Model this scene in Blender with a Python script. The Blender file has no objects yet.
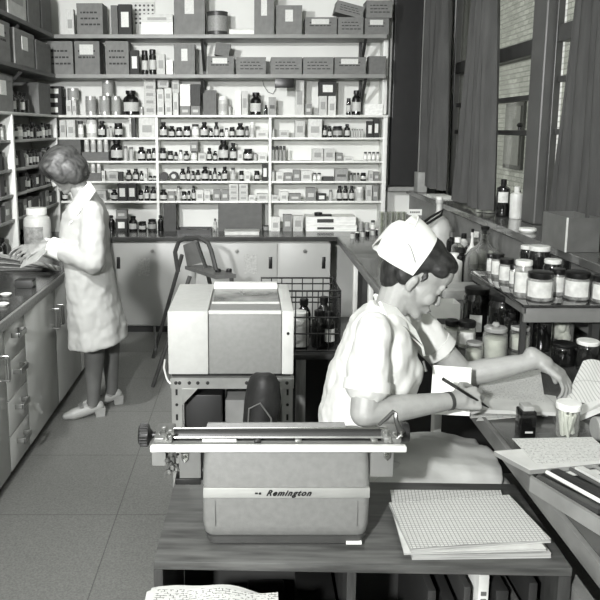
import bpy, bmesh, math, random
from mathutils import Vector, Matrix, Euler
R = random.Random(7)
COL = bpy.context.scene.collection
PI = math.pi
# ------------------------------------------------------------------ camera model
H = 1.72; F = 720.0; PX = 250.0; PY = 248.0; PITCH = math.radians(9.46)
CP, SP = math.cos(PITCH), math.sin(PITCH)
def depth(Y, Z): return Y*CP + (H-Z)*SP
def zat(y, Y): return H - Y*math.tan(math.atan((y-PY)/F)+PITCH)
def yat(y, Z): return (H-Z)/math.tan(math.atan((y-PY)/F)+PITCH)
def xat(x, Y, Z): return (x-PX)*depth(Y, Z)/F
def at(x, y, Y):
    Z = zat(y, Y); return Vector((xat(x, Y, Z), Y, Z))
def on(x, y, Z):
    Y = yat(y, Z); return Vector((xat(x, Y, Z), Y, Z))
# ------------------------------------------------------------------ materials
def lin(v):
    v = v/255.0
    return v/12.92 if v <= 0.04045 else ((v+0.055)/1.055)**2.4
def grey(v):
    l = lin(v); return (l*0.985, l, l*0.955, 1)
MATS = {}
def mat(v, rough=0.6, amp=0.06, scale=14.0, metal=0.0, bump=0.0, bscale=60.0, spec=0.5, key=None, stretch=(1,1,1), trans=0.0, coat=0.0):
    k = key or (v, rough, amp, scale, metal, bump, bscale, spec, stretch, trans, coat)
    if k in MATS: return MATS[k]
    m = bpy.data.materials.new('grey_%s' % v); m.use_nodes = True
    nt = m.node_tree; b = nt.nodes['Principled BSDF']
    b.inputs['Roughness'].default_value = rough
    b.inputs['Metallic'].default_value = metal
    b.inputs['Specular IOR Level'].default_value = spec
    b.inputs['Transmission Weight'].default_value = trans
    b.inputs['Coat Weight'].default_value = coat
    tc = nt.nodes.new('ShaderNodeTexCoord'); mp = nt.nodes.new('ShaderNodeMapping')
    mp.inputs['Scale'].default_value = stretch
    nt.links.new(tc.outputs['Object'], mp.inputs['Vector'])
    n = nt.nodes.new('ShaderNodeTexNoise'); n.inputs['Scale'].default_value = scale; n.inputs['Detail'].default_value = 4
    nt.links.new(mp.outputs['Vector'], n.inputs['Vector'])
    cr = nt.nodes.new('ShaderNodeValToRGB')
    cr.color_ramp.elements[0].position = 0.3; cr.color_ramp.elements[1].position = 0.7
    cr.color_ramp.elements[0].color = grey(max(2, v*(1-amp))); cr.color_ramp.elements[1].color = grey(min(252, v*(1+amp)))
    nt.links.new(n.outputs['Fac'], cr.inputs['Fac']); nt.links.new(cr.outputs['Color'], b.inputs['Base Color'])
    if bump:
        n2 = nt.nodes.new('ShaderNodeTexNoise'); n2.inputs['Scale'].default_value = bscale; n2.inputs['Detail'].default_value = 3
        nt.links.new(mp.outputs['Vector'], n2.inputs['Vector'])
        bp = nt.nodes.new('ShaderNodeBump'); bp.inputs['Strength'].default_value = bump; bp.inputs['Distance'].default_value = 0.01
        nt.links.new(n2.outputs['Fac'], bp.inputs['Height']); nt.links.new(bp.outputs['Normal'], b.inputs['Normal'])
    MATS[k] = m; return m
def glass_mat(v=228, key='clear_glass', blend=.45, base=165):
    if key in MATS: return MATS[key]
    m = bpy.data.materials.new(key); m.use_nodes = True; nt = m.node_tree
    b = nt.nodes['Principled BSDF']; b.inputs['Roughness'].default_value = 0.04; b.inputs['Base Color'].default_value = grey(base)
    b.inputs['Coat Weight'].default_value = 1.0
    t = nt.nodes.new('ShaderNodeBsdfTransparent'); t.inputs['Color'].default_value = grey(v)
    lw = nt.nodes.new('ShaderNodeLayerWeight'); lw.inputs['Blend'].default_value = blend
    mx = nt.nodes.new('ShaderNodeMixShader'); nz = nt.nodes.new('ShaderNodeTexNoise'); nz.inputs['Scale'].default_value = 9
    ma = nt.nodes.new('ShaderNodeMath'); ma.operation = 'MULTIPLY_ADD'; ma.inputs[1].default_value = 0.06
    nt.links.new(nz.outputs['Fac'], ma.inputs[0]); nt.links.new(lw.outputs['Facing'], ma.inputs[2])
    nt.links.new(ma.outputs[0], mx.inputs['Fac'])
    nt.links.new(t.outputs[0], mx.inputs[1]); nt.links.new(b.outputs[0], mx.inputs[2])
    nt.links.new(mx.outputs[0], nt.nodes['Material Output'].inputs['Surface'])
    MATS[key] = m; return m
def lined_mat(v, line, key, sx, sy, mode='grid', rot=0.0, rough=0.7):
    """paper with printed ruling or typing"""
    if key in MATS: return MATS[key]
    m = bpy.data.materials.new(key); m.use_nodes = True; nt = m.node_tree
    b = nt.nodes['Principled BSDF']; b.inputs['Roughness'].default_value = rough
    tc = nt.nodes.new('ShaderNodeTexCoord'); mp = nt.nodes.new('ShaderNodeMapping')
    mp.inputs['Rotation'].default_value = (0, 0, rot)
    nt.links.new(tc.outputs['Object'], mp.inputs['Vector'])
    br = nt.nodes.new('ShaderNodeTexBrick'); br.offset = 0.0 if mode == 'grid' else 0.5
    br.inputs['Color1'].default_value = grey(v); br.inputs['Color2'].default_value = grey(v*0.97); br.inputs['Mortar'].default_value = grey(line)
    br.inputs['Scale'].default_value = 1.0
    br.inputs['Brick Width'].default_value = sx; br.inputs['Row Height'].default_value = sy
    br.inputs['Mortar Size'].default_value = min(sx, sy)*0.13; br.inputs['Mortar Smooth'].default_value = 0.3
    nt.links.new(mp.outputs['Vector'], br.inputs['Vector'])
    if mode == 'text':
        nz = nt.nodes.new('ShaderNodeTexNoise'); nz.inputs['Scale'].default_value = 160
        nt.links.new(tc.outputs['Object'], nz.inputs['Vector'])
        cr = nt.nodes.new('ShaderNodeValToRGB'); cr.color_ramp.elements[0].position = 0.47; cr.color_ramp.elements[1].position = 0.53
        nt.links.new(nz.outputs['Fac'], cr.inputs['Fac'])
        mx = nt.nodes.new('ShaderNodeMix'); mx.data_type = 'RGBA'
        nt.links.new(cr.outputs['Color'], mx.inputs['Factor'])
        nt.links.new(br.outputs['Color'], mx.inputs['A']); mx.inputs['B'].default_value = grey(v)
        nt.links.new(mx.outputs['Result'], b.inputs['Base Color'])
    else:
        nt.links.new(br.outputs['Color'], b.inputs['Base Color'])
    MATS[key] = m; return m
# ------------------------------------------------------------------ mesh builder
class MB:
    def __init__(s): s.bm = bmesh.new()
    def _add(s, b2, M=None):
        if M is not None: bmesh.ops.transform(b2, matrix=M, verts=b2.verts)
        me = bpy.data.meshes.new('t'); b2.to_mesh(me); b2.free(); s.bm.from_mesh(me); bpy.data.meshes.remove(me); return s
    def box(s, x0, x1, y0, y1, z0, z1, bev=0.0, seg=2, M=None):
        b = bmesh.new(); bmesh.ops.create_cube(b, size=1.0)
        bmesh.ops.transform(b, matrix=Matrix.Translation(((x0+x1)/2, (y0+y1)/2, (z0+z1)/2)) @ Matrix.Diagonal((abs(x1-x0), abs(y1-y0), abs(z1-z0), 1)), verts=b.verts)
        if bev: bmesh.ops.bevel(b, geom=list(b.edges), offset=bev, segments=seg, affect='EDGES', profile=0.5)
        return s._add(b, M)
    def bar(s, a, b_, w, h=None, up=Vector((0, 0, 1))):
        a = Vector(a); b_ = Vector(b_); h = h or w; d = (b_-a); L = d.length; d.normalize()
        if abs(d.dot(up)) > 0.98: up = Vector((0, 1, 0))
        sx = d.cross(up).normalized(); u = sx.cross(d)
        M = Matrix((( sx.x, d.x, u.x, (a.x+b_.x)/2), (sx.y, d.y, u.y, (a.y+b_.y)/2), (sx.z, d.z, u.z, (a.z+b_.z)/2), (0, 0, 0, 1)))
        return s.box(-w/2, w/2, -L/2, L/2, -h/2, h/2, M=M)
    def loft(s, rings, cap=True, closed=True):
        b = bmesh.new(); vs = [[b.verts.new(p) for p in r] for r in rings]
        n = len(rings[0])
        for i in range(len(vs)-1):
            for j in range(n if closed else n-1):
                k = (j+1) % n
                try: b.faces.new((vs[i][j], vs[i][k], vs[i+1][k], vs[i+1][j]))
                except ValueError: pass
        if cap and closed:
            b.faces.new(vs[0][::-1]); b.faces.new(vs[-1])
        bmesh.ops.recalc_face_normals(b, faces=b.faces)
        return s._add(b)
    def lathe(s, prof, c=(0, 0, 0), seg=20, axis='Z', M=None):
        rings = []
        for r, z in prof:
            r = max(r, 1e-5)
            rings.append([(r*math.cos(2*PI*k/seg), r*math.sin(2*PI*k/seg), z) for k in range(seg)])
        t = MB(); t.loft(rings)
        A = Matrix.Identity(4)
        if axis == 'X': A = Matrix.Rotation(PI/2, 4, 'Y')
        if axis == 'Y': A = Matrix.Rotation(-PI/2, 4, 'X')
        A = Matrix.Translation(c) @ A
        if M is not None: A = M @ A
        return s._add(t.bm, A)
    def cyl(s, a, b_, r0, r1=None, seg=14):
        r1 = r0 if r1 is None else r1
        return s.tube([a, b_], [r0, r1], seg)
    def tube(s, pts, r, seg=8, ell=None):
        pts = [Vector(p) for p in pts]; n = len(pts)
        rs = r if isinstance(r, (list, tuple)) else [r]*n
        rings = []; prev = None
        for i, p in enumerate(pts):
            d = (pts[min(i+1, n-1)]-pts[max(i-1, 0)]).normalized()
            if prev is None:
                up = Vector((0, 0, 1)) if abs(d.z) < 0.9 else Vector((1, 0, 0))
                u = d.cross(up).normalized()
            else:
                u = (prev - d*prev.dot(d)).normalized()
            v = d.cross(u); prev = u
            rings.append([p+(u*math.cos(2*PI*k/seg)+v*math.sin(2*PI*k/seg))*rs[i] for k in range(seg)])
        return s.loft(rings)
    def ell(s, c, r, M=None, seg=20, rings=12):
        b = bmesh.new(); bmesh.ops.create_uvsphere(b, u_segments=seg, v_segments=rings, radius=1.0)
        A = Matrix.Translation(c) @ Matrix.Diagonal((r[0], r[1], r[2], 1))
        if M is not None: A = M @ A
        return s._add(b, A)
    def cap(s, a, r0, b_, r1, M=None, fl=1.0):
        """tapered capsule"""
        a = Vector(a); b_ = Vector(b_)
        if M is not None: a = M @ a; b_ = M @ b_
        s.tube([a, (a+b_)/2, b_], [r0, (r0+r1)/2, r1], 14)
        s.ell(a, (r0*1.0,)*3, seg=14, rings=10); s.ell(b_, (r1*1.0,)*3, seg=14, rings=10); return s
    def sheet(s, fn, nu, nv, thick=0.001):
        """fn(u,v)->point; a sheet with thickness"""
        b = bmesh.new(); g = [[b.verts.new(fn(i/nu, j/nv)) for j in range(nv+1)] for i in range(nu+1)]
        for i in range(nu):
            for j in range(nv): b.faces.new((g[i][j], g[i+1][j], g[i+1][j+1], g[i][j+1]))
        bmesh.ops.recalc_face_normals(b, faces=b.faces)
        bmesh.ops.solidify(b, geom=list(b.faces), thickness=thick)
        return s._add(b)
    def remesh(s, voxel, smooth=3, disp=0.0, dscale=0.08, fac=0.5):
        me = bpy.data.meshes.new('r'); s.bm.to_mesh(me); s.bm.free()
        o = bpy.data.objects.new('r', me); COL.objects.link(o)
        m = o.modifiers.new('a', 'REMESH'); m.mode = 'VOXEL'; m.voxel_size = voxel
        if smooth:
            q = o.modifiers.new('b', 'SMOOTH'); q.iterations = smooth; q.factor = fac
        if disp:
            t = bpy.data.textures.new('fold', 'CLOUDS'); t.noise_scale = dscale; t.noise_depth = 1
            d = o.modifiers.new('c', 'DISPLACE'); d.texture = t; d.strength = disp; d.mid_level = 0.5; d.texture_coords = 'LOCAL'
        dg = bpy.context.evaluated_depsgraph_get(); ev = o.evaluated_get(dg)
        nm = bpy.data.meshes.new_from_object(ev)
        bpy.data.objects.remove(o); bpy.data.meshes.remove(me)
        s.bm = bmesh.new(); s.bm.from_mesh(nm); bpy.data.meshes.remove(nm); return s
WL = {}
def tagit(o, label=None, cat=None, group=None, kind=None):
    if label: o['label'] = label
    if cat: o['category'] = cat
    if group: o['group'] = group
    if kind: o['kind'] = kind
    return o
def link(name, mb, m, parent=None, label=None, smooth=True, ang=35, origin=None):
    me = bpy.data.meshes.new(name)
    bm = mb.bm
    xs = [v.co.x for v in bm.verts]; ys = [v.co.y for v in bm.verts]; zs = [v.co.z for v in bm.verts]
    o0 = Vector(((min(xs)+max(xs))/2, (min(ys)+max(ys))/2, min(zs))) if origin is None else Vector(origin)
    bmesh.ops.translate(bm, vec=-o0, verts=bm.verts)
    if smooth:
        for f in bm.faces: f.smooth = True
        c = math.radians(ang)
        for e in bm.edges:
            if len(e.link_faces) == 2 and e.calc_face_angle(0) > c: e.smooth = False
    bm.to_mesh(me); bm.free()
    me.materials.append(m)
    o = bpy.data.objects.new(name, me); COL.objects.link(o)
    o.location = o0; WL[o.name] = o0.copy()
    if parent is not None:
        o.parent = parent; o.location = o0 - WL[parent.name]
    if label: o['label'] = label
    return o
def thing(name, label, cat, loc=(0, 0, 0), group=None):
    o = bpy.data.objects.new(name, None); COL.objects.link(o); o.location = loc; o.empty_display_size = 0.1
    WL[o.name] = Vector(loc); return tagit(o, label, cat, group)
def struct(name, mb, m, **k):
    o = link(name, mb, m, smooth=k.get('smooth', False)); o['kind'] = 'structure'; return o
def solo(name, mb, m, label, cat, group=None, **k):
    return tagit(link(name, mb, m, **k), label, cat, group)
def copy_tree(o, parent=None):
    c = o.copy(); COL.objects.link(c); c.parent = parent
    for ch in o.children: copy_tree(ch, c)
    return c
ORD = ['', 'first', 'second', 'third', 'fourth', 'fifth', 'sixth', 'seventh', 'eighth', 'ninth', 'tenth', 'eleventh', 'twelfth', 'thirteenth', 'fourteenth', 'fifteenth', 'sixteenth']

# ------------------------------------------------------------------ shared materials
M_white = mat(232, 0.5, 0.02); M_paint = mat(205, 0.45, 0.03, 3); M_paintd = mat(176, 0.4, 0.04, 3, spec=0.5)
M_dglass = mat(20, 0.12, 0.3, 5, spec=0.7, coat=0.5); M_black = mat(22, 0.35, 0.2); M_label = mat(186, 0.6, 0.12, 40)
M_lightg = mat(196, 0.2, 0.08, 20, coat=0.5); M_mid = mat(120, 0.5, 0.08); M_carton = mat(112, 0.8, 0.1, 10, bump=0.1)
M_chrome = mat(190, 0.18, 0.03, metal=1.0); M_steel = mat(150, 0.35, 0.08, metal=0.9); M_paper = mat(232, 0.8, 0.03)
M_dark = mat(45, 0.5, 0.15); M_wood = mat(92, 0.4, 0.22, 10, stretch=(1, 12, 12)); M_counter = mat(62, 0.22, 0.12, 8, coat=0.2)
CLEAR = glass_mat()
# ================================================================== ROOM
YB = 6.45; XL = -1.86; XR = 1.66; YF = -1.6; ZC = 3.1
def floor_mat():
    m = bpy.data.materials.new('speckled_vinyl'); m.use_nodes = True; nt = m.node_tree; b = nt.nodes['Principled BSDF']
    b.inputs['Roughness'].default_value = 0.38
    tc = nt.nodes.new('ShaderNodeTexCoord')
    br = nt.nodes.new('ShaderNodeTexBrick'); br.offset = 0.0
    br.inputs['Brick Width'].default_value = 1.4; br.inputs['Row Height'].default_value = 0.6; br.inputs['Scale'].default_value = 1
    br.inputs['Mortar Size'].default_value = 0.0025; br.inputs['Color1'].default_value = grey(126); br.inputs['Color2'].default_value = grey(130); br.inputs['Mortar'].default_value = grey(92)
    mp = nt.nodes.new('ShaderNodeMapping'); mp.inputs['Location'].default_value = (0.55, 0.02, 0)
    nt.links.new(tc.outputs['Object'], mp.inputs['Vector']); nt.links.new(mp.outputs['Vector'], br.inputs['Vector'])
    n = nt.nodes.new('ShaderNodeTexNoise'); n.inputs['Scale'].default_value = 110; n.inputs['Detail'].default_value = 5; n.inputs['Roughness'].default_value = 0.8
    nt.links.new(tc.outputs['Object'], n.inputs['Vector'])
    cr = nt.nodes.new('ShaderNodeValToRGB'); cr.color_ramp.elements[0].position = 0.35; cr.color_ramp.elements[1].position = 0.65
    cr.color_ramp.elements[0].color = (0.5, 0.5, 0.5, 1); cr.color_ramp.elements[1].color = (1.15, 1.15, 1.12, 1)
    nt.links.new(n.outputs['Fac'], cr.inputs['Fac'])
    mx = nt.nodes.new('ShaderNodeMix'); mx.data_type = 'RGBA'; mx.blend_type = 'MULTIPLY'; mx.inputs['Factor'].default_value = 0.8
    nt.links.new(br.outputs['Color'], mx.inputs['A']); nt.links.new(cr.outputs['Color'], mx.inputs['B'])
    nt.links.new(mx.outputs['Result'], b.inputs['Base Color']); return m
struct('floor', MB().box(XL-.1, XR+.2, YF-.1, YB+.1, -.08, 0), floor_mat())
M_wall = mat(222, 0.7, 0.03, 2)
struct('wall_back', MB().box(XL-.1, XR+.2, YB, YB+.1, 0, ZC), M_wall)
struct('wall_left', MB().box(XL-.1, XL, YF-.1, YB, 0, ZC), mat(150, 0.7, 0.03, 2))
struct('wall_front', MB().box(XL-.1, XR+.2, YF-.1, YF, 0, ZC), M_wall)
struct('ceiling', MB().box(XL-.1, XR+.2, YF-.1, YB+.1, ZC, ZC+.1), mat(215, 0.8, 0.02))
# window wall: dado below the sill, head above, piers
ZS = 1.18
w = MB(); w.box(XR, XR+.2, YF, YB, 0, ZS); w.box(XR, XR+.2, YF, YB, 2.95, ZC); w.box(XR, XR+.2, YF, 1.0, ZS, 2.95)
w.box(XR, XR+.2, 6.25, YB, ZS, 2.95)
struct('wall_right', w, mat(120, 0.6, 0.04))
M_frame = mat(62, 0.35, 0.08)
def window(n, y0, y1, rails, thick):
    f = MB(); f.box(XR-.02, XR+.05, y0, y0+.04, ZS, 2.95, .004); f.box(XR-.015, XR+.025, y1-.03, y1, ZS, 2.95, .004)
    f.box(XR, XR+.12, y0+.07, y1-.07, ZS, ZS+.06, .004); f.box(XR, XR+.12, y0+.07, y1-.07, 2.88, 2.95, .004)
    f.box(XR-.01, XR+.10, y0+.04, y1-.04, thick-.045, thick+.045, .006)
    for r in rails: f.box(XR+.005, XR+.06, y0+.04, y1-.04, r-.016, r+.016, .003)
    a = struct('window_%d' % n, f, M_frame)
    link('window_pane', MB().box(XR+.03, XR+.035, y0+.04, y1-.04, ZS+.06, 2.88), glass_mat(232, 'window_glass', .08, 60), a)
    k = MB(); k.lathe([(.012, 0), (.012, .02), (.02, .03), (.012, .045), (0, .047)], (XR+.018, y0+.3, rails[-1]+.016), 10)
    link('window_catch', k, M_black, a)
window(1, 6.02, 6.25, [1.95, 1.69], 2.19)
window(2, 4.24, 5.98, [1.90, 1.69], 2.19)
window(3, 2.75, 4.03, [1.98, 1.70], 2.22)
window(4, 1.0, 2.6, [1.98, 1.70], 2.22)
struct('trim_1', MB().box(XR-.06, XR+.0, 4.04, 4.23, ZS, 2.95, .01), mat(78, 0.4, 0.06, 6))
struct('trim_2', MB().box(XR-.06, XR+.16, 2.6, 2.74, ZS, 2.95, .01), mat(78, 0.4, 0.06, 6))
struct('trim_3', MB().box(XR-.02, XR+.02, 5.98, 6.02, ZS, 2.95, .004), mat(215, 0.5, 0.03))
# sill board
s = MB(); s.box(1.40, XR+.06, 1.0, YB, ZS-.04, ZS, .004); struct('window_5', s, mat(92, 0.16, 0.12, 6, coat=.4))
bpy.data.objects['window_5'].name = 'trim_4'
s = MB(); s.box(1.43, 1.45, 1.0, YB, .86, ZS-.04); struct('trim_5', s, mat(112, 0.5, 0.06))
# dark recess panel at the right end of the back wall
x0 = xat(391, 6.42, 2); x1 = xat(419, 6.42, 2)
struct('door_1', MB().box(x0, x1, 6.36, YB, 1.21, ZC, .01), mat(24, 0.45, 0.15))
struct('trim_6', MB().box(x0-.02, x1+.04, 6.32, YB, 1.17, 1.21, .006), mat(140, 0.5, 0.05))
struct('trim_7', MB().box(x1, x1+.05, 6.3, YB, 1.21, ZC, .006), mat(180, 0.5, 0.05))
# outside: pale brick building
def brick_mat():
    m = bpy.data.materials.new('pale_brick'); m.use_nodes = True; nt = m.node_tree; b = nt.nodes['Principled BSDF']; b.inputs['Roughness'].default_value = .9
    tc = nt.nodes.new('ShaderNodeTexCoord'); mp = nt.nodes.new('ShaderNodeMapping'); mp.inputs['Rotation'].default_value = (PI/2, 0, PI/2)
    sep = nt.nodes.new('ShaderNodeSeparateXYZ'); cmb = nt.nodes.new('ShaderNodeCombineXYZ')
    nt.links.new(tc.outputs['Object'], sep.inputs[0]); nt.links.new(sep.outputs['Y'], cmb.inputs['X']); nt.links.new(sep.outputs['Z'], cmb.inputs['Y'])
    br = nt.nodes.new('ShaderNodeTexBrick'); br.inputs['Scale'].default_value = 1; br.inputs['Brick Width'].default_value = .3; br.inputs['Row Height'].default_value = .11
    br.inputs['Mortar Size'].default_value = .012; br.inputs['Color1'].default_value = grey(190); br.inputs['Color2'].default_value = grey(222); br.inputs['Mortar'].default_value = grey(165)
    nt.links.new(cmb.outputs[0], br.inputs['Vector']); nt.links.new(br.outputs['Color'], b.inputs['Base Color']); return m
bl = thing('building', 'pale brick building seen through the panes beyond the windows', 'building', (7, 13, -3))
link('wall', MB().box(6, 9, -2, 30, -3, 6.5), brick_mat(), bl)
for i in range(7):
    y = 1.5+i*3.6
    wv = MB().box(5.93, 6.02, y, y+1.1, .8, 2.3, .01); fr = link('window', wv, mat(70, .3), bl)
    link('pane', MB().box(5.9, 5.94, y+.08, y+1.02, .9, 2.2), mat(120, .1), fr)
link('roof', MB().box(5.8, 9.2, -2.2, 30.2, 6.5, 6.8), mat(110, .8), bl)
solo('ground', MB().box(XR+.3, 60, -30, 60, -3.2, -3.0), mat(120, .9, .2, 1), 'pale yard ground outside, below the windows', 'ground', ).__setitem__('kind', 'structure')

# ================================================================== CURTAINS
def curtain(name, label, top, bot, ztop, zbot, xc, folds, seed, m, xs=0.0):
    """top/bot: (y0, y1) extents along the window wall"""
    rr = random.Random(seed); ph = [rr.uniform(0, 6) for _ in range(4)]
    N = folds*10; L = 26
    def fn(u, v):
        t = v; e = t**1.4
        y0 = top[0]+(bot[0]-top[0])*e; y1 = top[1]+(bot[1]-top[1])*e
        a = 0.034+0.012*t+0.012*math.sin(u*9+ph[1])
        uu = u+0.03*math.sin(u*11+ph[2])
        return Vector((xc + xs*t + a*math.sin(uu*folds*2*PI+ph[0]+0.7*math.sin(t*2.2+u*5)) + 0.012*math.sin(u*31+t*3), y0+(y1-y0)*uu, ztop+(zbot-ztop)*t))
    mb = MB(); mb.sheet(fn, N, L, 0.004)
    o = solo(name, mb, m, label, 'curtain', 'long grey curtains along the windows', ang=80)
    return o
Mcur = mat(68, 0.8, 0.1, 22, bump=.25, bscale=220, stretch=(1, 1, .15))
curtain('curtain', 'long grey curtain hanging at the far end of the windows, beside dark panel', (5.74, 6.2), (5.58, 6.22), 3.0, 1.24, 1.50, 6, 1, Mcur)
curtain('curtain', 'long grey curtain gathered between the first two windows, above the glass flasks', (4.64, 4.97), (4.46, 5.20), 3.0, 1.21, 1.50, 7, 2, Mcur)
curtain('curtain', 'long grey curtain nearest the right edge, hanging behind the metal box', (3.06, 3.60), (2.98, 3.68), 3.0, 1.22, 1.57, 6, 5, Mcur)
cr_ = MB(); cr_.cyl((1.53, 1.0, 3.03), (1.53, 6.3, 3.03), .012, seg=10); rail = solo('curtain_rail', cr_, M_steel, 'metal curtain rail running above the windows', 'rail')
for yy in (1.2, 3.9, 6.2): link('bracket', MB().box(1.5, XR, yy, yy+.02, 3.02, 3.05), M_steel, rail)

# ================================================================== BACK SHELVING
YU = 6.25; ZL = [1.83, 1.64, 1.44, 1.266, 1.093]; BX = [xat(43, YU, 1.3), xat(157.5, YU, 1.3), xat(270, YU, 1.3), xat(384, YU, 1.3)]
u = thing('shelf_unit', 'white painted open shelf unit of three bays on the back wall', 'shelving', (0, 6.35, .83))
M_shelf = mat(226, 0.4, 0.02, 4)
for i, x in enumerate(BX):
    tk = .018 if i < 3 else .03
    link('upright', MB().box(x-tk/2-.003, x+tk/2+.003, YU, YB-.002, .832, 1.83-.014, .002), M_shelf, u)
for b in range(3):
    for z in ZL[1:]:
        link('shelf', MB().box(BX[b]+.013, BX[b+1]-.013, YU+.004, YB-.002, z-.018, z, .002), M_shelf, u)
link('top_board', MB().box(BX[0]-.01, BX[3]+.02, YU-.01, YB-.002, 1.83-.02, 1.83, .003), M_shelf, u)
# two deep upper shelves, wrapping onto the left wall
Y1 = 6.12; M_ush = mat(140, .5, .06, 6)
xr_ = xat(386, Y1, 2.2)
for z, nm in ((2.16, 'lower'), (2.48, 'upper')):
    t = thing('wall_shelf', 'deep grey %s wall shelf stacked with cartons, spanning the back wall' % nm, 'shelf', (0, 6.3, z), 'deep carton shelves on back wall')
    link('board', MB().box(XL, xr_, Y1, YB, z-.032, z, .003), M_ush, t)
    for px in (203, 363):
        x = xat(px, 6.3, z)
        b = MB(); b.box(x-.012, x+.012, YB-.04, YB, z-.30, z-.032); b.bar((x, YB-.03, z-.27), (x, Y1+.03, z-.035), .022, .022)
        link('bracket', b, M_dark, t)
    t = thing('side_shelf', 'deep dark %s shelf along the left wall under cartons' % nm, 'shelf', (XL+.12, 5, z), 'deep side shelves on left wall')
    link('board', MB().box(XL, XL+.25, 3.2, Y1-.003, z-.032, z, .003), mat(88, .5, .06), t)
    for yy in (3.9, 5.3):
        b = MB(); b.box(XL, XL+.03, yy-.012, yy+.012, z-.26, z-.032); b.bar((XL+.02, yy, z-.24), (XL+.22, yy, z-.04), .02); link('bracket', b, M_dark, t)
solo('shelf_post', MB().box(xr_+.003, xr_+.045, 6.28, YB, 1.835, ZC, .004), M_shelf, 'tall white post at the right end of the upper carton shelves', 'post')
z0 = 2.125
t = MB().box(xat(275, Y1, 2.1), xat(294, Y1, 2.1), Y1-.0, Y1+.03, z0-.075, z0, .003)
solo('fixture_box', t, M_black, 'small black box fixed under the lower carton shelf at its middle', 'fixture')
wire = [at(262+0*i, 75, 6.40) for i in range(1)]; wire = [at(x, y, 6.43) for x, y in ((262, 78), (264, 86), (268, 92), (273, 94), (276, 88), (279, 80))]
solo('cable', MB().tube(wire, .003, 6), mat(120, .6), 'thin grey wire looping down the wall below the small black box', 'cable')

# ---- left wall unit
ul = thing('shelf_unit', 'pale open shelf unit of bottles on the left wall', 'shelving', (XL+.1, 5, .83))
XU = XL+.22; LY = [3.6, 5.02, 6.2]
Mls = mat(205, .45, .03)
for y in LY: link('upright', MB().box(XL+.002, XU+(0.0 if y != LY[1] else .012), y-.016, y+.016, .832, 1.83-.02, .002), Mls, ul)
for b in range(2):
    for z in ZL[1:]:
        link('shelf', MB().box(XL+.002, XU-.004, LY[b]+.017, LY[b+1]-.017, z-.02, z, .002), mat(150, .5, .04), ul)
link('top_board', MB().box(XL+.002, XU+.01, LY[0]-.02, LY[2]+.03, 1.81, 1.83, .003), Mls, ul)

# ================================================================== PROTOTYPES (unit size: diameter 1, height 1)
PROTO = {}
HID = []
def bottle_proto(key, body, prof, cap_prof, capm, lab=None, labm=None, name='bottle', labr=.505, arc=.8):
    r = link(name, MB().lathe(prof, seg=16), body, origin=(0, 0, 0)); 
    link('cap', MB().lathe(cap_prof, seg=14), capm, r, origin=(0, 0, 0))
    if lab:
        m = MB(); n = 12
        rings = []
        for k in range(n+1):
            a = -PI/2 + (k/n-.5)*2*PI*.5*arc
            c, s_ = math.cos(a), math.sin(a)
            rings.append([(labr*c, labr*s_, lab[0]), (labr*c, labr*s_, lab[1]), ((labr-.03)*c, (labr-.03)*s_, lab[1]), ((labr-.03)*c, (labr-.03)*s_, lab[0])])
        m.loft(rings); link('label', m, labm or M_label, r, origin=(0, 0, 0))
    PROTO[key] = r; HID.append(r); return r
P_bot = [(.46, 0), (.5, .03), (.5, .60), (.44, .70), (.26, .80), (.24, .86)]
C_bot = [(.30, .84), (.31, .86), (.31, .99), (.27, 1.0)]
P_wide = [(.46, 0), (.5, .03), (.5, .72), (.46, .79), (.40, .83)]
C_wide = [(.43, .80), (.44, .82), (.44, .98), (.40, 1.0)]
P_sq = [(.44, 0), (.5, .04), (.5, .55), (.40, .68), (.16, .80), (.15, .9)]
C_sq = [(.2, .86), (.21, .87), (.21, .99), (.17, 1.0)]
bottle_proto('db', M_dglass, P_bot, C_bot, M_black, (.15, .52), M_label)
bottle_proto('dj', M_dglass, P_wide, C_wide, M_black, (.2, .58), M_label)
bottle_proto('dn', M_dglass, P_bot, C_bot, M_black)
bottle_proto('dg', mat(60, .2, .15, coat=.4), P_wide, C_wide, M_black, (.2, .6), mat(160, .6))
bottle_proto('lj', M_lightg, P_wide, C_wide, mat(60, .4), (.2, .6), mat(235, .6), name='jar')
bottle_proto('lw', M_lightg, P_wide, C_wide, M_white, (.2, .6), mat(170, .6), name='jar')
bottle_proto('lb', mat(170, .2, .1, coat=.5), P_bot, C_bot, mat(90, .4), (.15, .52), M_label)
bottle_proto('vi', mat(185, .2, .1, coat=.5), [(.5, 0), (.5, .8), (.4, .84)], [(.45, .82), (.45, 1)], mat(110, .5), name='vial')
bottle_proto('vd', mat(150, .2, .1, coat=.5), [(.5, 0), (.5, .72), (.4, .76)], [(.48, .74), (.48, 1)], M_black, name='vial')
def tin_proto(key, m, band):
    r = link('tin', MB().lathe([(.47, 0), (.5, .0), (.5, .03), (.485, .035), (.485, .95), (.5, .96), (.5, .99), (.47, 1.0), (.46, .98), (0, .98)], seg=18), m, origin=(0, 0, 0))
    link('label', MB().lathe([(.486, .18), (.495, .19), (.495, .8), (.486, .81)], seg=18), band, r, origin=(0, 0, 0)); PROTO[key] = r; HID.append(r)
tin_proto('tin', mat(185, .35, .05, metal=.5), mat(150, .6, .15, 30)); tin_proto('dt', mat(60, .4), mat(140, .5))
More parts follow.
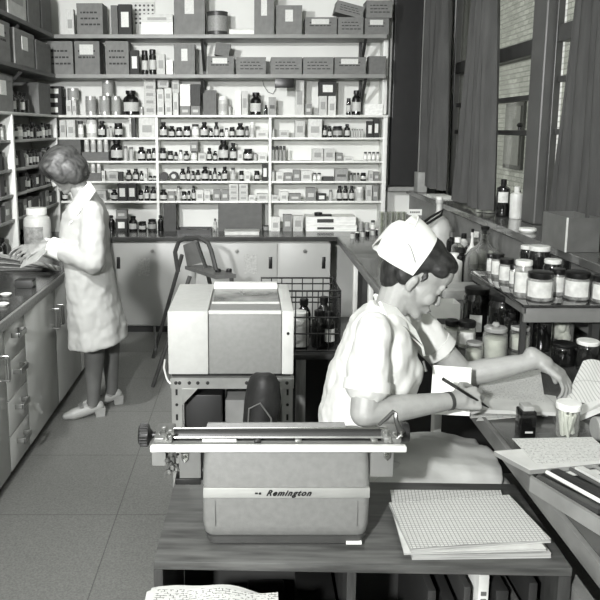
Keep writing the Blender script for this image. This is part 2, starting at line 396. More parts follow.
def carton_proto(key, v, lab=None, labv=225, lid=True, name='carton', writing=0):
    m = mat(v, .75, .06, 5, bump=.05)
    r = link(name, MB().box(-.5, .5, 0, 1, 0, (.88 if lid else 1), 0), m, origin=(0, 0, 0), smooth=False)
    if lid: link('lid', MB().box(-.506, .506, -.012, 1.01, .86, 1.0), m, r, origin=(0, 0, 0), smooth=False)
    if lab: link('label', MB().box(lab[0], lab[1], -.016, .01, lab[2], lab[3]), mat(labv, .7, .05, 30), r, origin=(0, 0, 0), smooth=False)
    if writing:
        w_ = MB(); q = random.Random(v+writing)
        for k in range(writing):
            zz = .68-.19*k; x = -.36
            while x < .3:
                L = q.uniform(.05, .14); w_.box(x, x+L, -.014, .01, zz, zz+.055); x += L+.04
        link('writing', w_, mat(50, .7), r, origin=(0, 0, 0), smooth=False)
    PROTO[key] = r; HID.append(r)
carton_proto('bw', 205, (-.3, .3, .25, .6), 160); carton_proto('bl', 190, (-.3, .3, .3, .7), 150); carton_proto('bm', 130, (-.3, .3, .3, .6), 190)
carton_proto('bd', 50, (-.3, .3, .25, .75), 220); carton_proto('be', 70, None); carton_proto('bg', 150, (-.35, .35, .35, .55), 90)
carton_proto('cg', 118, None, writing=3, name='carton'); carton_proto('cl', 118, (-.15, .15, .45, .85), 210, writing=0)
carton_proto('cw', 112, (-.3, .25, .6, .9), 205, writing=2); carton_proto('cb', 104, None, writing=0)
carton_proto('bp', 235, None, lid=False); carton_proto('bb', 232, (-.28, .05, .35, .75), 60, name='box')
carton_proto('gb', 92, None, lid=False, name='box')
LOOK = {'db': 'dark bottle with white label', 'dj': 'squat dark labelled jar', 'dn': 'plain dark bottle', 'dg': 'dim dark-capped jar', 'lj': 'pale dark-lidded jar',
        'lw': 'pale white-lidded jar', 'lb': 'pale glass bottle', 'vi': 'slim pale vial', 'vd': 'slim black-capped vial', 'tin': 'pale round tin', 'dt': 'dark round tin',
        'bw': 'small white carton', 'bl': 'light grey carton', 'bm': 'mid grey carton', 'bd': 'black carton, white panel', 'be': 'plain dark carton', 'bg': 'grey banded carton',
        'cg': 'grey carton with handwriting', 'cl': 'grey carton with paper label', 'cw': 'grey scrawled carton, pale label', 'cb': 'plain grey carton', 'bp': 'plain white box',
        'bb': 'flat white box, dark label', 'gb': 'large plain grey box', }
CAT = {'t': 'tin', 'v': 'vial'}
def cat_of(k):
    if k in ('tin', 'dt'): return 'tin'
    if k in ('vi', 'vd'): return 'vial'
    if k in ('dj', 'lj', 'lw', 'dg'): return 'jar'
    if k[0] in 'bcg': return 'box'
    return 'bottle'
def put(key, x, y, z, w, d, h, rz=0, tilt=0):
    o = copy_tree(PROTO[key]); o.location = (x, y, z); o.scale = (w, d, h); o.rotation_euler = (0, tilt, rz); return o
def row(items, Z, Y, where, group, jit=0.012):
    """items: (key, x0, x1, ytop[, ybase[, word[, tilt]]]) in picture measure on the front plane Y of a shelf at height Z"""
    made = []
    for it in items:
        k, x0, x1, yt = it[:4]
        zb = Z if len(it) < 5 or it[4] is None else zat(it[4], Y)
        X0, X1 = xat(x0, Y, Z), xat(x1, Y, Z)
        w_ = max(.012, X1-X0-.003); h = zat(yt, Y)-zb
        box = cat_of(k) == 'box'
        tilt = it[6] if len(it) > 6 else 0
        if box:
            dmax = YB-Y-.03
            dd = min(max(.06, w_*.9), dmax); yy = Y+.012
            o = put(k, (X0+X1)/2, yy, zb, w_, dd, h, 0 if tilt else R.uniform(-.02, .02), tilt)
        else:
            yy = Y+.015+w_/2+R.uniform(0, jit); o = put(k, (X0+X1)/2, yy, zb, w_, w_, h, R.uniform(-.5, .5))
        made.append((x0, k, o, it[5] if len(it) > 5 and it[5] else ''))
    cnt = {}
    for m_ in made: cnt[(m_[1], m_[3])] = cnt.get((m_[1], m_[3]), 0)+1
    seen = {}
    for x0, k, o, word in sorted(made, key=lambda q: q[0]):
        seen[(k, word)] = seen.get((k, word), 0)+1
        lk = (word+' ' if word else '')+LOOK[k]
        lab = lk + (', %s from left, ' % ORD[seen[(k, word)]] if cnt[(k, word)] > 1 else ', ') + where
        tagit(o, lab, cat_of(k), group)
# ================================================================== SHELF CONTENTS
g = 'stock on the back shelving'
Yr = YU+.0
bay = {0: 'left bay', 1: 'middle bay', 2: 'right bay'}
def S(n, b): return '%s shelf, back wall %s' % (['', 'top', 'second', 'third', 'bottom'][n], bay[b])
row([('dt', 46, 52, 128), ('dt', 52.5, 58.5, 128), ('bl', 59.5, 66, 120), ('bw', 66.5, 75, 120), ('lj', 77, 83, 121), ('lj', 85, 96, 115.5, None, 'large'), ('db', 97, 105.5, 121),
     ('vi', 106, 108.7, 127), ('vi', 109, 112, 126), ('dj', 113, 122, 123), ('bl', 129, 131.5, 118, None, 'slim'), ('be', 132, 135.5, 118, None, 'slim'), ('bw', 139, 155, 117, None, 'wide')], ZL[1], Yr, S(1, 0), g)
row([('gb', 46, 81, 138), ('cb', 82, 108.5, 152), ('lw', 83.5, 89, 139, 152.3), ('lw', 90, 95.5, 139, 152.3), ('lw', 96.5, 102, 139, 152.3), ('lw', 103, 108, 139, 152.3),
     ('db', 109.5, 122, 140, None, 'large'), ('vi', 123, 127.5, 146), ('vi', 128.5, 133, 147), ('db', 136.5, 145, 147), ('dj', 146, 151, 149), ('dj', 151.3, 156, 148)], ZL[2], Yr, S(2, 0), g)
row([('cb', 83, 101, 173), ('lw', 84, 89, 164, 173.3), ('lw', 90, 95, 164, 173.3), ('lw', 96, 100.5, 164, 173.3), ('bw', 101.5, 105, 171), ('bl', 107, 118, 172), ('be', 119, 122.5, 172, None, 'slim'), ('db', 125, 131.3, 170), ('db', 132, 138.6, 169),
     ('db', 139, 143.2, 171), ('bw', 143.8, 147.3, 169), ('dj', 148, 152, 176), ('dj', 152.3, 156, 176)], ZL[3], Yr, S(3, 0), g)
row([('be', 47, 60, 188), ('dj', 61, 67, 191), ('bl', 93, 106, 191), ('db', 110, 117, 190), ('bd', 117.5, 127, 184), ('bd', 127.3, 136.5, 184), ('dj', 137.5, 143, 191), ('db', 143.5, 149, 186), ('db', 149.5, 156, 187)], ZL[4], Yr, S(4, 0), g)
row([('db', 159, 167, 122), ('db', 168, 175, 126), ('dj', 175.5, 182, 127), ('dj', 183, 190.5, 126), ('lj', 191, 199, 124), ('db', 200, 208, 122), ('dj', 208.5, 213, 128), ('db', 213.5, 219, 122), ('dj', 219.5, 224, 129),
     ('lj', 224.5, 228.5, 128), ('dj', 229, 235, 127), ('db', 236, 244.5, 123), ('dg', 245, 249, 126), ('lw', 249.5, 255, 122), ('bw', 256, 268, 130)], ZL[1], Yr, S(1, 1), g)
row([('dj', 159, 166, 148), ('dj', 167, 173, 151), ('db', 173.5, 178, 152), ('lj', 178.5, 182.5, 150), ('db', 183, 189, 151), ('lj', 190, 197, 151), ('bm', 190, 198, 141, 151.3, 'small'), ('bl', 198, 206, 153), ('db', 206.5, 212, 148), ('db', 212.5, 217.5, 151),
     ('db', 218, 229, 140, None, 'large'), ('db', 229.5, 237, 143, None, 'tall'), ('bw', 237.5, 243, 150), ('dj', 243.5, 253, 149), ('vi', 253.5, 257, 153), ('bw', 258, 267, 153)], ZL[2], Yr, S(2, 1), g)
row([('db', 179, 185.5, 169), ('db', 186, 190.5, 167), ('dj', 191, 194.5, 171), ('db', 195, 200.5, 170), ('db', 201, 208.5, 167, None, 'large'), ('dj', 209, 212, 171), ('db', 212.5, 217, 168), ('dj', 217.5, 221, 172), ('db', 221.5, 228, 167),
     ('lb', 230, 236, 168), ('dj', 239, 244, 171), ('bw', 245, 250, 172), ('dj', 254, 260, 171), ('bd', 262, 268, 164, None, 'tall')], ZL[3], Yr, S(3, 1), g)
row([('db', 159, 167, 190), ('bm', 167.5, 175, 192), ('lb', 176, 180.7, 186), ('dj', 181, 186.5, 192), ('dj', 187, 190.5, 191), ('db', 191, 195.7, 186), ('bw', 196, 203.5, 190), ('bw', 204, 210, 191), ('bm', 213, 220.5, 190), ('bm', 221, 228.7, 190),
     ('bl', 229, 238.5, 195.5, None, 'lowest stacked'), ('bl', 239, 248, 195.5, None, 'lowest stacked'), ('bl', 229, 238.5, 190, 195.3, 'middle stacked'), ('bl', 239, 248, 190, 195.3, 'middle stacked'),
     ('bl', 229, 238.5, 184, 189.8, 'topmost stacked'), ('bl', 239, 248, 184, 189.8, 'topmost stacked'), ('bw', 248.5, 255, 195, None, 'low'), ('bl', 257, 268, 194, None, 'wide')], ZL[4], Yr, S(4, 1), g)
# two round dark tins on edge
for i, (a, b) in enumerate(((159, 168), (168.5, 178))):
    X = (xat(a, Yr, 1.27)+xat(b, Yr, 1.27))/2; r = (xat(b, Yr, 1.27)-xat(a, Yr, 1.27))/2-.002
    o = solo('round_tin', MB().lathe([(r*.94, 0), (r, .004), (r, .05), (r*.9, .055)], (X, Yr+.03, ZL[3]+r+.001), 22, 'Y'), M_dark,
         'round dark tin standing on edge, third shelf, middle bay, %s' % ['plain-faced', 'pale disc on its face'][i], 'tin')
    link('face_label', MB().lathe([(r*.5, 0), (r*.5, .004)], (X, Yr+.026, ZL[3]+r+.001), 18, 'Y'), mat(60 if i == 0 else 200, .6), o)
row([('vi', 272, 275, 128), ('bl', 279, 289, 130), ('bl', 295, 305, 121, None, 'tall'), ('bw', 308, 322, 119), ('dj', 323, 327.5, 125), ('db', 328, 332.5, 126), ('dg', 333, 343.5, 126), ('db', 344.5, 351, 124), ('vi', 351.5, 353.7, 129), ('vi', 354, 356.2, 129),
     ('vi', 356.5, 358.7, 129), ('vi', 359, 361.2, 129), ('vi', 361.5, 363.7, 129), ('bd', 367, 373, 121, None, 'small'), ('bd', 373.5, 379.5, 119, None, 'small')], ZL[1], Yr, S(1, 2), g)
row([('vd', 271.5, 275, 146), ('vd', 275.3, 278.7, 146), ('vd', 279, 282.4, 146), ('vd', 282.7, 286, 146), ('bl', 312, 323.5, 149), ('bl', 324, 335, 149), ('bm', 336, 343, 153), ('bw', 343.5, 354, 157, None, 'low'), ('lj', 364, 368, 152), ('lj', 368.3, 372, 152), ('lj', 372.3, 376, 152), ('lj', 376.3, 380, 152)], ZL[2], Yr, S(2, 2), g)
row([('vi', 271.5, 275, 170), ('bw', 276, 283.5, 172), ('bm', 284, 292.5, 173), ('bm', 293, 300.5, 170), ('bw', 301, 312, 171, None, 'wide'), ('lj', 313, 317, 173), ('lj', 317.3, 321.5, 173), ('be', 323, 334, 177, None, 'low'), ('bg', 335, 348, 169), ('vd', 350, 353, 173), ('vd', 353.5, 356.5, 173),
     ('vd', 357, 360, 173), ('dj', 361, 367, 173), ('bl', 369, 373.5, 171), ('bm', 374, 379.5, 172, None, 'small')], ZL[3], Yr, S(3, 2), g)
row([('bl', 271.5, 279, 195), ('bw', 280, 288, 192), ('bm', 289, 301, 194), ('bm', 306, 316, 188, None, 'tall'), ('bd', 317, 326.5, 194), ('vi', 329, 333, 190), ('db', 337, 342.7, 186), ('db', 343.3, 348.7, 186), ('db', 349.3, 355, 186),
     ('lw', 356.3, 364.5, 187), ('bl', 366, 372, 185, None, 'tall'), ('bm', 372.5, 378.5, 186)], ZL[4], Yr, S(4, 2), g)
# top of the unit
g2 = 'stock on top of the back shelf unit'
T = 'on top of back shelving'
row([('be', 33, 41, 94), ('bd', 42, 62, 104.5, None, 'lowest stacked'), ('bd', 42, 62, 96.3, 104.3, 'middle stacked'), ('bd', 48, 62, 86, 96, 'topmost stacked'), ('bw', 66, 71.5, 100), ('bw', 72, 76, 100), ('tin', 66, 78, 88, 99.7, 'raised'), ('tin', 84, 95, 96), ('tin', 98, 109, 96), ('tin', 110, 120, 96),
     ('tin', 101, 113, 80, 95.7, 'topmost'), ('db', 121, 138, 90, None, 'large'), ('tin', 136.5+2, 143.5, 107, None, 'tiny')]
    + [('bl', 144, 156, 105.5-7.4*k, 113-7.4*k if k else None, ['lowest stacked', 'second stacked', 'third stacked', 'fourth stacked', 'topmost stacked'][k]) for k in range(5)]
    + [('bw', 157, 164, 102, None, 'lower'), ('bw', 165, 172, 102, None, 'lower'), ('bw', 157, 164, 89, 101.8, 'upper'), ('bw', 164.5, 172, 88, 101.8, 'upper'), ('bl', 158, 169, 80, 87.6, 'crowning'),
       ('bw', 173, 178.5, 93, None, 'narrow'), ('bl', 172.5, 179.5, 80, 92.8, 'small upper'), ('bm', 180, 190, 106, None, 'low'), ('bm', 190.5, 200, 106, None, 'low'), ('bp', 180, 190.5, 84, 105.8, 'raised'), ('be', 191, 200.5, 84, 105.8, 'raised'),
       ('cb', 203, 216.5, 90), ('lw', 217.5, 228, 96, None, 'large'), ('vi', 228.5, 231, 105), ('bp', 235, 241, 91, None, 'upright'), ('bl', 241.5, 248, 91, None, 'upright'), ('db', 250, 262, 92, None, 'large'), ('dn', 264, 268, 105),
       ('bg', 268.5, 276, 97), ('bl', 295, 304, 80, None, 'tall'), ('bm', 305, 312, 104, None, 'small'), ('bl', 319, 327, 96, None, 'lower'), ('bw', 328, 336, 96, None, 'lower right'), ('bd', 319, 336, 81, 95.8, 'wide raised'),
       ('dj', 346.5, 351.5, 98), ('db', 352, 362, 90, None, 'large'), ('bp', 365, 383, 104, None, 'low')], 1.83, Yr, T, g2)
# lower carton shelf, upper carton shelf
g3 = 'cartons on the deep wall shelves'
row([('cg', 48, 73.5, 41), ('cw', 75, 100, 41), ('cg', 106, 129, 41), ('bd', 130, 139, 50, None, 'pale-fronted'), ('dj', 141, 148, 50), ('dj', 148.5, 156, 49), ('bl', 156.8, 165, 54), ('bp', 166, 173, 60), ('cl', 174, 195, 44),
     ('cw', 207, 234, 56), ('cg', 236, 266, 57), ('cg', 271, 302, 57), ('cg', 303, 333.5, 57), ('cw', 334.5, 366, 57), ('cb', 369, 386, 56), ('cb', 214, 229, 42.5, 55.6, 'small tilted', .16)], 2.16, Y1+.02, 'lower carton shelf', g3)
row([('bw', 66, 74, 9, None, 'tall'), ('cg', 77, 103, 3), ('cb', 111, 118, 5, None, 'slim'), ('bd', 118.5, 131.5, 4, None, 'tall'), ('bp', 141, 173, 22, None, 'lower'), ('bw', 141, 173, 14, 21.8, 'upper'), ('cl', 174, 205, -12, None, 'very large'),
     ('dt', 206, 228, 10, None, 'large'), ('cl', 254, 274, -8, None, 'tall'), ('cl', 276, 302, 5), ('cw', 305, 337, 17), ('cg', 338, 363.5, 17), ('cw', 365, 389, 18), ('cg', 334, 362, 3, 15, 'tilted upper', .25), ('cg', 366, 392, 0, 17.6, 'raised')], 2.48, Y1+.02, 'upper carton shelf', g3)
# white roll, perforated board
X0, X1 = xat(229, 6.2, 2.5), xat(254, 6.2, 2.5)
solo('paper_roll', MB().lathe([(.0, 0), (.028, 0), (.028, X1-X0), (.0, X1-X0)], (X0, 6.22, 2.48+.028), 16, 'X'), M_paper, 'white paper roll lying on the upper carton shelf', 'roll')
pb = MB(); a0 = at(128, 2, 6.43); a1 = at(155, 30, 6.43)
pb.box(a0.x, a1.x, 6.425, 6.44, 2.48, a0.z); pbo = solo('pegboard', pb, mat(205, .6), 'pale perforated board standing on upper carton shelf behind white boxes', 'board')
hl = MB()
for i in range(6):
    for j in range(5): hl.lathe([(.010, 0), (.010, .004)], (a0.x+.03+i*.036, 6.422, a0.z-.03-j*.036), 8, 'Y')
link('hole', hl, M_dark, pbo)
# counter-top items under the bays
g4 = 'stock on the back worktop'
YC = 6.2
row([('dj', 46, 53, 219), ('dn', 107, 114, 216, None, 'big'), ('bd', 115.5, 127, 219), ('bm', 116, 127, 210, 218.8), ('db', 128, 137, 217), ('dj', 138, 146, 222), ('dg', 147, 156, 220), ('dn', 157, 163, 216), ('be', 163.5, 176, 204), ('lb', 213, 217, 219), 
     ('gb', 218, 262, 204), ('dt', 263, 269, 226), ('bm', 283, 292, 215), ('bl', 293, 303, 216), ('bw', 271, 280, 217), ('bb', 306, 357, 226, None, 'lower'), ('bb', 306, 356, 217, 225.8, 'upper'), ('tin', 359, 364, 222), ('tin', 365, 370, 223), ('lj', 371, 376, 221)], .832, YC, 'on back worktop', g4)
b_ = solo('book', MB().box(xat(225, 6.05, .85), xat(259, 6.05, .85), 5.98, 6.12, .832, .862, .003), mat(205, .7), 'pale closed book lying on back worktop before large grey box', 'book')
link('cover', MB().box(xat(225, 6.05, .85)-.004, xat(259, 6.05, .85)+.004, 5.975, 6.122, .862, .866), mat(180, .6), b_)
dd = MB()
for i in range(5): dd.tube([at(178+i*6, 229, 6.1)+Vector((0, .0, .01)), at(184+i*6, 226, 6.12)+Vector((0, 0, .008))], [.012, .012], 8)
t = thing('instrument_tray', 'low dark tray of small parts on the back worktop, left of grey box', 'tray', (xat(194, 6.1, .83), 6.1, .832))
xa, xb = xat(178, 6.1, .83), xat(212, 6.1, .83)
link('tray', MB().box(xa, xb, 6.0, 6.2, .832, .842).box(xa, xb, 6.0, 6.008, .842, .875).box(xa, xb, 6.192, 6.2, .842, .875).box(xa, xa+.008, 6.008, 6.192, .842, .875).box(xb-.008, xb, 6.008, 6.192, .842, .875), mat(60, .4), t)
for i in range(4): link('rod', MB().cyl((xa+.03+.02*i, 6.03+.035*i, .855), (xb-.04, 6.05+.035*i, .858), .011, seg=10), mat([50, 120, 40, 90][i], .4), t)
o = solo('tape_dispenser', MB().lathe([(.03, 0), (.035, .005), (.035, .03), (.02, .033)], (xat(318, 6.3, .94), 6.28, zat(217, YC)), 14).box(xat(319, 6.3, .94), xat(331, 6.3, .94), 6.25, 6.31, zat(217, YC), zat(217, YC)+.015), M_black, 'small black dispenser on top of the upper flat white box', 'dispenser')
# left wall unit contents
def lrow(n, Z, y0, y1, keys, where, hs=(.09, .13)):
    y = y1-.06; i = 0; seen = {}
    lst = []
    while y > y0+.04 and i < n:
        k = keys[i % len(keys)]; w_ = R.uniform(.055, .085)
        if cat_of(k) == 'box': w_ *= 1.3
        h = min(R.uniform(*hs), .15)
        if cat_of(k) == 'box':
            o = copy_tree(PROTO[k]); o.location = (XU-.015, y-w_/2, Z); o.rotation_euler = (0, 0, PI/2); o.scale = (w_, .12, h)
        else:
            o = put(k, XU-.02-w_/2, y-w_/2, Z, w_, w_, h, PI/2)
        lst.append((k, o)); y -= w_+R.uniform(.004, .03); i += 1
    cnt = {}
    for k, o in lst: cnt[k] = cnt.get(k, 0)+1
    for k, o in reversed(lst):
        seen[k] = seen.get(k, 0)+1
        tagit(o, LOOK[k]+(', %s from left, ' % ORD[seen[k]] if cnt[k] > 1 else ', ')+where, cat_of(k), 'stock on the left wall shelving')
LN = ['', 'top', 'second', 'third', 'bottom']
seqs = [['dj', 'db', 'lj', 'dj', 'db', 'dn', 'db'], ['db', 'lb', 'dn', 'be', 'db', 'dj'], ['dn', 'db', 'dj', 'be', 'dn', 'bd'], ['be', 'bd', 'bm', 'be', 'lj', 'be']]
for i in range(4):
    lrow(12, ZL[i+1], 5.04, 6.18, seqs[i], '%s shelf, left wall far bay' % LN[i+1])
    lrow(11, ZL[i+1], 3.9, 5.0, seqs[i][2:]+seqs[i][:2], '%s shelf, left wall near bay' % LN[i+1], (.1, .14))
lrow(8, .832, 5.3, 6.0, ['dn', 'db', 'dn', 'be', 'dj'], 'left worktop against wall, far end', (.13, .15))
lrow(9, .832, 4.0, 4.95, ['dn', 'db', 'dj', 'dn', 'lj'], 'left worktop against wall, near end', (.13, .15))
# things on top of left unit and on the deep side shelves
def lbox(key, y0, y1, z, h, d, label, xf=None):
    o = copy_tree(PROTO[key]); o.location = ((xf or XU)-.004, (y0+y1)/2, z); o.rotation_euler = (0, 0, PI/2); o.scale = (y1-y0, d, h)
    tagit(o, label, 'box', 'cartons high on the left wall'); return o
lbox('cb', 5.72, 6.05, 1.83, .24, .2, 'grey carton on left shelf unit, farthest, beside the corner')
lbox('cl', 4.7, 5.1, 1.83, .24, .2, 'grey carton with paper label on left shelf unit, below lower side shelf')
for i in range(4):
    w_ = .085; o = put('dn' if i % 2 else 'db', XU-.06, 5.2+.1*i, 1.83, w_, w_, .15, PI/2); tagit(o, 'dark bottle on top of left shelf unit, %s from the camera' % ORD[i+1], 'bottle', 'dark bottles on left unit')
lbox('cl', 5.1, 5.55, 2.16, .24, .22, 'grey carton with big white label, lower side shelf', XL+.25)
lbox('cb', 5.6, 6.0, 2.16, .22, .22, 'plain grey carton by the corner, lower side shelf', XL+.25)
lbox('cw', 4.55, 5.0, 2.16, .25, .22, 'scrawled grey carton nearest the camera, lower side shelf', XL+.25)
lbox('bl', 5.0, 5.4, 2.48, .3, .22, 'light grey carton with label, upper side shelf', XL+.25)
lbox('cb', 5.45, 5.75, 2.48, .32, .22, 'plain grey carton at the middle, upper side shelf', XL+.25)
lbox('gb', 5.8, 6.08, 2.48, .3, .22, 'dull grey box at the corner end, upper side shelf', XL+.25)
lbox('be', 4.5, 4.95, 2.48, .35, .22, 'plain dark carton nearest the camera, upper side shelf', XL+.25)

# ================================================================== COUNTERS
XE = -1.165; YCF = 5.91; XRE = .735; ZCT = .832
bc = thing('base_cabinet_run', 'pale base cupboards along the back wall below the dark worktop', 'cabinet', (0, 6.15, 0))
doors = [(111, 195), (197, 277), (279, 330)]
link('carcass', MB().box(XE+.0, .66, YCF+.02, YB-.003, .06, .795), M_paintd, bc)
link('plinth', MB().box(XE, .66, YCF+.045, YB-.01, 0, .06), M_dark, bc)
for i, (a, b) in enumerate(doors):
    xa, xb = xat(a, YCF, .5), xat(b, YCF, .5)
    dr = link('door', MB().box(xa, xb, YCF, YCF+.02, .075, .775, .003), mat(166, .4, .04, 3), bc)
    hx = xa+.05 if i == 0 else xb-.07
    link('recessed_pull', MB().box(hx, hx+.03, YCF-.004, YCF+.001, .56, .66, .002), M_black, dr)
    kx = (xa+xb)/2
    link('knob', MB().lathe([(.012, 0), (.016, -.006), (.016, -.012), (0, -.013)], (kx, YCF, .71), 12, 'Y'), M_steel, dr)
for (a, b, c, d, n) in ((138, 150, 258, 276, 'left'), (244, 257, 254, 274, 'middle')):
    p, q = at(a, c, YCF-.002), at(b, d, YCF-.002)
    o = solo('paper_notice', MB().box(p.x, q.x, YCF-.003, YCF-.001, q.z, p.z), mat(170, .7, .1, 60), 'small typed notice taped to the %s back cupboard door' % n, 'notice')
wt = MB().box(XE-.0, XR-.21, YCF-.02, YB-.002, .795, ZCT, .004)
solo('back_worktop', wt, M_counter, 'long dark worktop over the back cupboards, under the shelves', 'worktop', smooth=False)
# left run
lc = thing('worktop', 'dark worktop with pale front edge running along the left wall', 'worktop', (XL+.35, 3.8, .79))
link('top', MB().box(XL+.002, XE-.0, 1.6, YB-.003, .79, ZCT, 0), M_counter, lc)
link('edge_strip', MB().box(XE+.001, XE+.018, 1.6, YCF-.021, .785, ZCT+.001, .002), mat(128, .35, .12, 10, stretch=(1, 8, 8)), lc)
M_lac = mat(192, .16, .03, 3, coat=.3)
def cab(y0, y1, kind, label, hside=None):
    t = thing('base_cabinet', label, 'cabinet', (XL+.33, (y0+y1)/2, 0), 'base cabinets along the left wall')
    link('carcass', MB().box(XL+.003, XE-.022, y0+.001, y1-.001, .05, .785), mat(170, .4), t)
    link('plinth', MB().box(XL+.003, XE-.05, y0+.001, y1-.001, 0, .05), M_dark, t)
    if kind == 'door':
        d = link('door', MB().box(XE-.021, XE-.002, y0+.003, y1-.003, .055, .78, .002), M_lac, t)
        hy = y1-.045 if hside == 'far' else y0+.045
        zz = .545; hb = MB(); X = XE-.002
        hb.tube([(X, hy, zz), (X+.035, hy, zz), (X+.037, hy, zz+.01), (X+.037, hy, zz+.11), (X+.035, hy, zz+.12), (X, hy, zz+.12)], .0055, 8)
        hb.tube([(X, hy-.018, zz+.01), (X+.03, hy-.018, zz+.01), (X+.03, hy-.018, zz+.11), (X, hy-.018, zz+.11)], .003, 6)
        link('handle', hb, M_steel, d)
    else:
        hs = [.055, .235, .415, .6, .78]
        for i in range(4):
            d = link('drawer', MB().box(XE-.021, XE-.002, y0+.003, y1-.003, hs[i]+.002, hs[i+1]-.002, .002), M_lac, t)
            hb = MB(); X = XE-.002; zz = (hs[i]+hs[i+1])/2+.03; c = (y0+y1)/2
            hb.box(X, X+.042, c-.055, c-.048, zz-.012, zz+.012, .001); hb.box(X, X+.042, c+.048, c+.055, zz-.012, zz+.012, .001); hb.box(X+.034, X+.044, c-.055, c+.055, zz-.014, zz+.014, .002)
            link('handle', hb, M_steel, d)
cab(1.7, 2.6, 'door', 'pale left-hand cupboard closest to the camera, mostly out of frame', 'far')
cab(2.6, 3.29, 'door', 'pale cupboard just left of the drawer stack, far-side handle', 'far')
cab(3.30, 3.6, 'drawer', 'narrow stack of four drawers with chrome pulls in left run')
cab(3.61, 4.19, 'door', 'pale glossy cupboard between drawer stack and standing woman', 'far')
cab(4.20, 4.78, 'door', 'pale cupboard right beside the standing woman, near-side handle', 'near')
cab(4.79, 5.36, 'door', 'pale cupboard behind the standing woman, first beyond her', 'far')
cab(5.37, 5.90, 'door', 'pale cupboard in the far left corner', 'near')
# right run (window bench) with open kneeholes
M_wbench = mat(70, .22, .12, 6, coat=.2)
rb = thing('window_bench', 'long dark bench under the windows with white posts and open kneeholes', 'bench', (1.05, 3.8, 0))
link('top', MB().box(XRE, 1.43, .9, YCF-.021, .795, ZCT, 0), M_wbench, rb)
link('edge_strip', MB().box(XRE-.016, XRE-.001, .9, YCF-.021, .785, ZCT+.001, .002), mat(95, .35, .12, 9), rb)
for yy in (5.0, 4.35, 3.6, 2.72):
    link('post', MB().box(XRE+.0, XRE+.03, yy, yy+.05, 0, .775, .002), M_paint, rb)
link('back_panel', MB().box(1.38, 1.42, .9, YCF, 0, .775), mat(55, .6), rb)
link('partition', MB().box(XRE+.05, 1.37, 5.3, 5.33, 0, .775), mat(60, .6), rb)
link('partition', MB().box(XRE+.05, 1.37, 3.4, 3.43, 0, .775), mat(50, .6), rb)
# ================================================================== DESK (rotated slightly), built about its own base
ZD = .72
DL = on(155, 563, ZD); DRr = on(576, 569, ZD)
dw = DRr.x-DL.x; DC = Vector(((DL.x+DRr.x)/2, (DL.y+DRr.y)/2+.205, 0)); DD = .40; DRZ = math.radians(-1.6)
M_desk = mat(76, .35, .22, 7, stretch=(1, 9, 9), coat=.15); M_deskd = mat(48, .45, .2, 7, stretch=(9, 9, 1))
dk = thing('desk', 'low open-fronted wooden desk carrying the typewriter', 'desk', DC)
def dl(x0, x1, y0, y1, z0, z1, b=.002): return MB().box(DC.x+x0, DC.x+x1, DC.y+y0, DC.y+y1, z0, z1, b)
hw, hd = dw/2, DD/2
link('top', dl(-hw, hw, -hd, hd, ZD-.022, ZD, .003), M_desk, dk)
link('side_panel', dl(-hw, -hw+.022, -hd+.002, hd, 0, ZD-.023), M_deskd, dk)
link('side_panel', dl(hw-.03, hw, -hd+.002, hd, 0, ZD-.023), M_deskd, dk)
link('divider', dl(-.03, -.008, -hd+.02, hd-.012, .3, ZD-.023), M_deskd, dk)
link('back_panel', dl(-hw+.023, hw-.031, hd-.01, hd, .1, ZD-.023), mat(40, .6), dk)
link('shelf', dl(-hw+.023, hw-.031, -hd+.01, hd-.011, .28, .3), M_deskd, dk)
dk.rotation_euler = (0, 0, DRZ)
# folders standing on the desk's shelf
xs_ = .16
for i in range(7):
    w_ = [.02, .03, .016, .025, .03, .012, .02][i]; v = [34, 24, 45, 190, 26, 60, 32][i]
    mb = MB().box(DC.x+xs_, DC.x+xs_+w_, DC.y-hd+.03, DC.y+hd-.05, .302, .302+[.33, .3, .34, .37, .33, .3, .35][i], .002)
    o = solo('folder', mb, mat(v, .6, .08), ['dark binder first from the divider under the desk', 'black binder second from the divider under desk', 'grey folder left of the pale spine under desk', 'pale-spined folder standing in the desk compartment',
        'black binder just right of pale spine under desk', 'thin grey folder near the right side panel under desk', 'dark folder rightmost in the desk compartment'][i], 'folder', 'folders in the desk')
    if i == 3:
        wv = MB()
        for k in range(14): wv.box(DC.x+xs_+.006, DC.x+xs_+w_-.006, DC.y-hd+.028, DC.y-hd+.031, .62-.019*k, .63-.019*k)
        link('lettering', wv, mat(90, .7), o)
    xs_ += w_+.018
for i in range(3):
    mb = MB().box(DC.x-.40+i*.13, DC.x-.30+i*.13, DC.y-.12, DC.y+.1, .302, .45+.03*i, .004)
    solo('box_file', mb, mat([26, 34, 22][i], .5), ['dark box file at the left inside the desk', 'dark grey box file in the middle left of desk', 'black box file beside the desk divider'][i], 'box file', 'box files in the desk')

